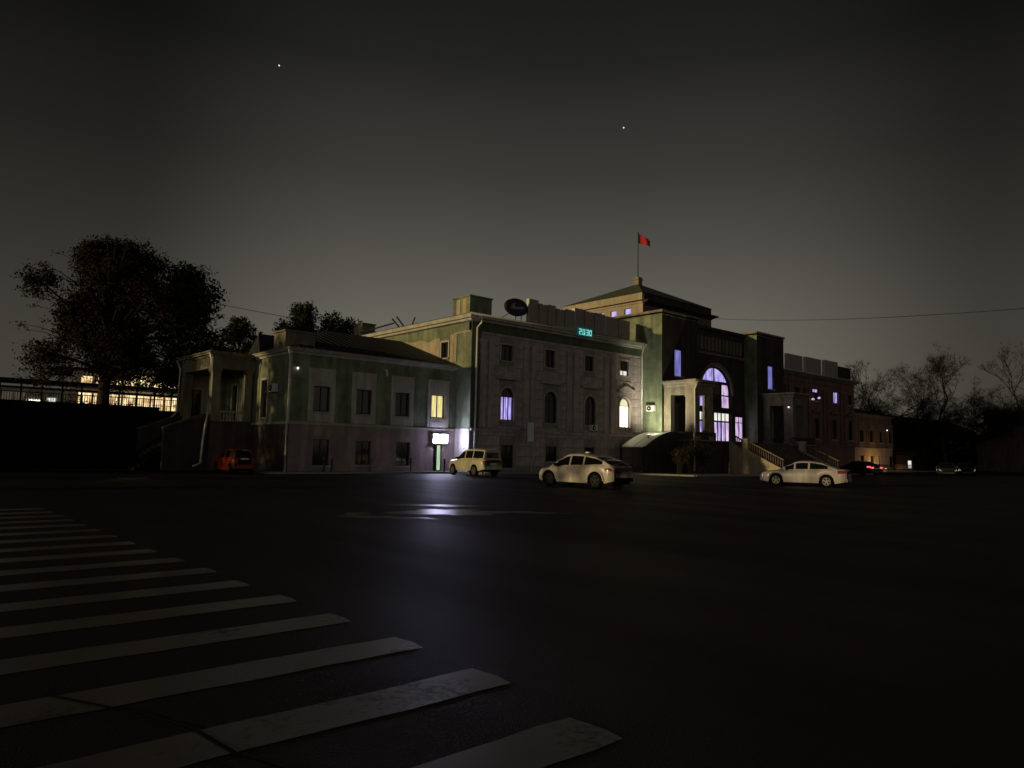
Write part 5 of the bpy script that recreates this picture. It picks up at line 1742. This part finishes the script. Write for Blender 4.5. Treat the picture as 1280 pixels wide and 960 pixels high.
# ------------------------------------------------------------------ left yard
rw = thing('retaining_wall', 'long black retaining wall behind the square at far left', 'wall', (-20, 62, 0))
MB().box((-90, 62, 0), (17.6, 62.5, 4.5)).build('wall_face', M['earth'], rw)
MB().box((-90, 61.9, 4.5), (17.6, 62.6, 4.62)).build('coping', M['earth'], rw)
struct(MB().box((-90, 62.6, 0), (48, 140, 4.4)).build('embankment', M['earth']))
hg = MB()
rnd = random.Random(3)
for i in range(260):
    leaf_cloud(hg, Vector((rnd.uniform(-40, 17), 64.5 + rnd.uniform(-.6, .6), 4.55 + rnd.uniform(-.1, .22) ** 2)), .6, 36, .09, rnd, .5)
o = hg.build('hedge_plants', M['leafg'], None)
o['kind'] = 'stuff'
# platform shelter: posts, beams, railing
ps = thing('platform_shelter', 'long dark open platform shelter behind the autumn tree', 'platform shelter', (5, 80, 4.4))
MB().box((-40, 79.4, 7.15), (33, 82.6, 7.45)).build('roof', M['roof'], ps)
MB().box((-40, 79.5, 6.55), (33, 79.62, 6.75)).build('beam', M['metal'], ps)
me = None
for i in range(30):
    x = -12 + 1.62 * i
    m_ = MB().box((x - .07, 79.5, 4.4), (x + .07, 79.64, 7.15)) if me is None else None
    if me is None:
        o = m_.build('post', M['metal'], ps)
        me = o
        x00 = x
    else:
        o = me.copy()
        COL.objects.link(o)
        o.location = (x - x00, 0, 0)
rl = None
for i in range(150):
    x = 4 + .2 * i
    if rl is None:
        rl = MB().box((x - .022, 79.3, 4.45), (x + .022, 79.34, 6.2)).build('railing_bar', M['metal'], ps)
        x00 = x
    else:
        o = rl.copy()
        COL.objects.link(o)
        o.location = (x - x00, 0, 0)
MB().box((-12, 79.28, 6.2), (34, 79.36, 6.28)).build('railing', M['metal'], ps)
# lit building beyond the tracks
pbld = thing('platform_building', 'pale lit building beyond the platform seen through the tree', 'building', (15, 95, 4.4))
MB().box((-60, 95, 4.4), (17.5, 105, 7.7)).build('wall', M['cream'], pbld)
wall(pbld, M['cream'], 'v', 95, 17.5, 31.2, 4.4, 10.0, [(18.4 + i * 1.55, 19.6 + i * 1.55, 8.3, 9.4) for i in range(8)] + [(18.2 + i * 1.55, 19.65 + i * 1.55, 4.8, 7.5) for i in range(8)])
MB().box((17.2, 94.6, 10.0), (31.6, 105, 10.25)).build('roof', M['roof'], pbld)
for i in range(8):
    bright = [0, 0, 0, 1, 1, 1, 1, 1][i]
    window(pbld, 'v', 95, 18.4 + i * 1.55, 19.6 + i * 1.55, 8.3, 9.4, 'lit_hall', cols=2, sill=None, bar=.05)
    window(pbld, 'v', 95, 18.2 + i * 1.55, 19.65 + i * 1.55, 4.8, 7.5, 'lit_hall', cols=2, rows=(.6,), sill=None, bar=.06)  # glowing panes put in for the lamplit wall
for i in range(10):
    x = -16 + i * 3.0
    window(pbld, 'v', 94.98, x, x + 2.2, 4.9, 7.2, 'dim_hall', cols=2, sill=None, inset=-.03, bar=.06)  # faintly glowing panes added for the dim wall tone
window(pbld, 'v', 94.9, 13.4, 14.6, 6.05, 6.35, 'lit_warm', cols=1, sill=None, inset=-.03, bar=.03)
window(pbld, 'v', 94.9, 15.2, 16.1, 6.05, 6.65, 'lit_white', cols=2, sill=None, inset=-.03, bar=.03)
# light in the yard that makes the wall above glow
yl = thing('yard_lamp', 'tall lamp post standing in the lit platform yard', 'lamp post', (25, 90, 4.4))
MB().tube([(25, 90, 4.4), (25, 90, 11.0), (25, 91, 11.3)], .07, 8).build('post', M['metal'], yl)
MB().box((24.8, 91, 11.15), (25.2, 91.6, 11.25)).build('lamp_head', M['metal'], yl)
MB().box((24.85, 91.05, 11.1), (25.15, 91.55, 11.145)).build('lens', M['warmbulb'], yl)
point('yard_lamp_light', (25, 91.3, 10.9), 260, (1, .75, .42), .2)

# ------------------------------------------------------------------ far right houses
def house(label, x0, x1, y0, y1, ze, zr, mt, grp=None, wins=4):
    t_ = thing('distant_house', label, 'house', (x0, y0, 0), 0, grp)
    n = wins
    w = (x1 - x0) / (n + .5)
    ops = [(x0 + w * (i + .45), x0 + w * (i + .45) + w * .35, ze * .55, ze * .8) for i in range(n)]
    ops2 = [(x0 + w * (i + .45), x0 + w * (i + .45) + w * .35, ze * .12, ze * .36) for i in range(n)]
    wall(t_, M[mt], 'v', y0, x0, x1, 0, ze, ops + ops2)
    for a in ops + ops2:
        window(t_, 'v', y0, *a, 'glass', cols=2, bar=.1)
    ys = (y0 + y1) / 2
    MB().box((x0 + .001, y0 + .4, 0), (x1 - .001, y1, ze - .01)).build('wall', M[mt], t_)
    MB().add([(x0 - .5, y0 - .5, ze), (x1 + .5, y0 - .5, ze), (x1 + .5, y1, ze), (x0 - .5, y1, ze), (x0 + (ys - y0) * .8, ys, zr), (x1 - (ys - y0) * .8, ys, zr)],
             [(0, 1, 5, 4), (1, 2, 5), (2, 3, 4, 5), (3, 0, 4), (0, 3, 2, 1)]).build('roof', M['roof'], t_)
# side walls facing the square
house('dark distant two storey house with hipped roof at far right', 150, 186, 30, 44, 8.2, 12.0, 'plinthd', 'distant houses at right', 7)
house('dark low building in the gap right of the station', 119.5, 140, 50, 60, 5.0, 7.0, 'darkwall', 'distant houses at right', 5)
house('dark low house behind the bare trees, left of the big hipped one', 141, 186, 53, 64, 7.4, 10.4, 'darkwall', 'distant houses at right', 8)
th = MB()
rnd = random.Random(9)
for i in range(900):
    f_ = rnd.random()
    leaf_cloud(th, Vector((118 + 150 * f_, 62 - 45 * f_ + rnd.uniform(-2, 2), rnd.uniform(.3, 5.0 + 1.5 * math.sin(f_ * 17)))), 3.0, 16, .42, rnd, .7)
struct_ = th.build('far_treeline', M['leafg'], None)
struct_['kind'] = 'stuff'
# lit kiosk
kk = thing('kiosk', 'small kiosk with a white lit window at the end of the right wing', 'kiosk', (118.3, 44, 0))
MB().box((117.3, 43.6, 0), (119.6, 45.2, 2.4)).build('box', M['darkwall'], kk)
MB().prism([(117.0, 2.4), (120.4, 2.4), (119.0, 2.9), (117.4, 2.9)], 'y', 43.2, 45.4).build('roof', M['roof'], kk)
MB().box((117.6, 43.5, .5), (118.0, 43.58, 1.6)).build('lit_panel', M['lit_white'], kk)
MB().box((118.2, 43.5, .5), (118.6, 43.58, 1.6)).build('lit_panel', M['lit_white'], kk)
# fence in front of the far low wing
fn = thing('low_fence', 'low dark picket fence in front of the far low wing', 'fence', (108, 42.4, .12))
MB().box((103, 42.4, .85), (117, 42.44, .9)).box((103, 42.4, .3), (117, 42.44, .35)).build('rail', M['metal'], fn)
pk = None
for i in range(56):
    x = 103.1 + .25 * i
    if pk is None:
        pk = MB().box((x - .025, 42.36, .12), (x + .025, 42.39, 1.05)).build('picket', M['metal'], fn)
    else:
        o = pk.copy()
        COL.objects.link(o)
        o.location = (.25 * i, 0, 0)
# street lamp giving the orange cast on the distant house
sl = thing('street_lamp', 'dim orange street lamp before the distant house', 'street lamp', (168, 24, 0))
MB().tube([(168, 24, 0), (168, 24, 6.5), (168, 25.2, 6.9)], .08, 8).build('post', M['metal'], sl)
MB().box((167.85, 25.2, 6.75), (168.15, 25.7, 6.88)).build('lamp_head', M['metal'], sl)
point('street_lamp_light', (168, 25.5, 6.5), 40, (1, .42, .12), .2)

# ------------------------------------------------------------------ wires, stars
def cable(label, p, q, sag, r=.022):
    p, q = Vector(p), Vector(q)
    pts = []
    for i in range(25):
        t_ = i / 24
        v = p.lerp(q, t_)
        v.z -= sag * 4 * t_ * (1 - t_)
        pts.append(tuple(v))
    tag(MB().tube(pts, r, 5).build('overhead_cable', M['metal']), label, 'cable')
cable('thin overhead cable running from the hall cornice off to the right', (72.7, 47.6, 17.5), (46.0, 8.0, 9.7), .5, .02)
cable('thin overhead cable behind the conifers over the low wing', (20, 84, 18.4), (62, 66, 14.2), .8, .03)
for (x, y, z), lab in (((308, 739, 412), 'bright star high at upper left'), ((627, 527, 374), 'smaller bright star above the flag')):
    s_ = MB().lathe([(.02, -.8), (.55, -.57), (.8, 0), (.55, .57), (.02, .8)], (x, y, z), seg=12)
    tag(s_.build('star', M['star'], None, smooth=True), lab, 'star')
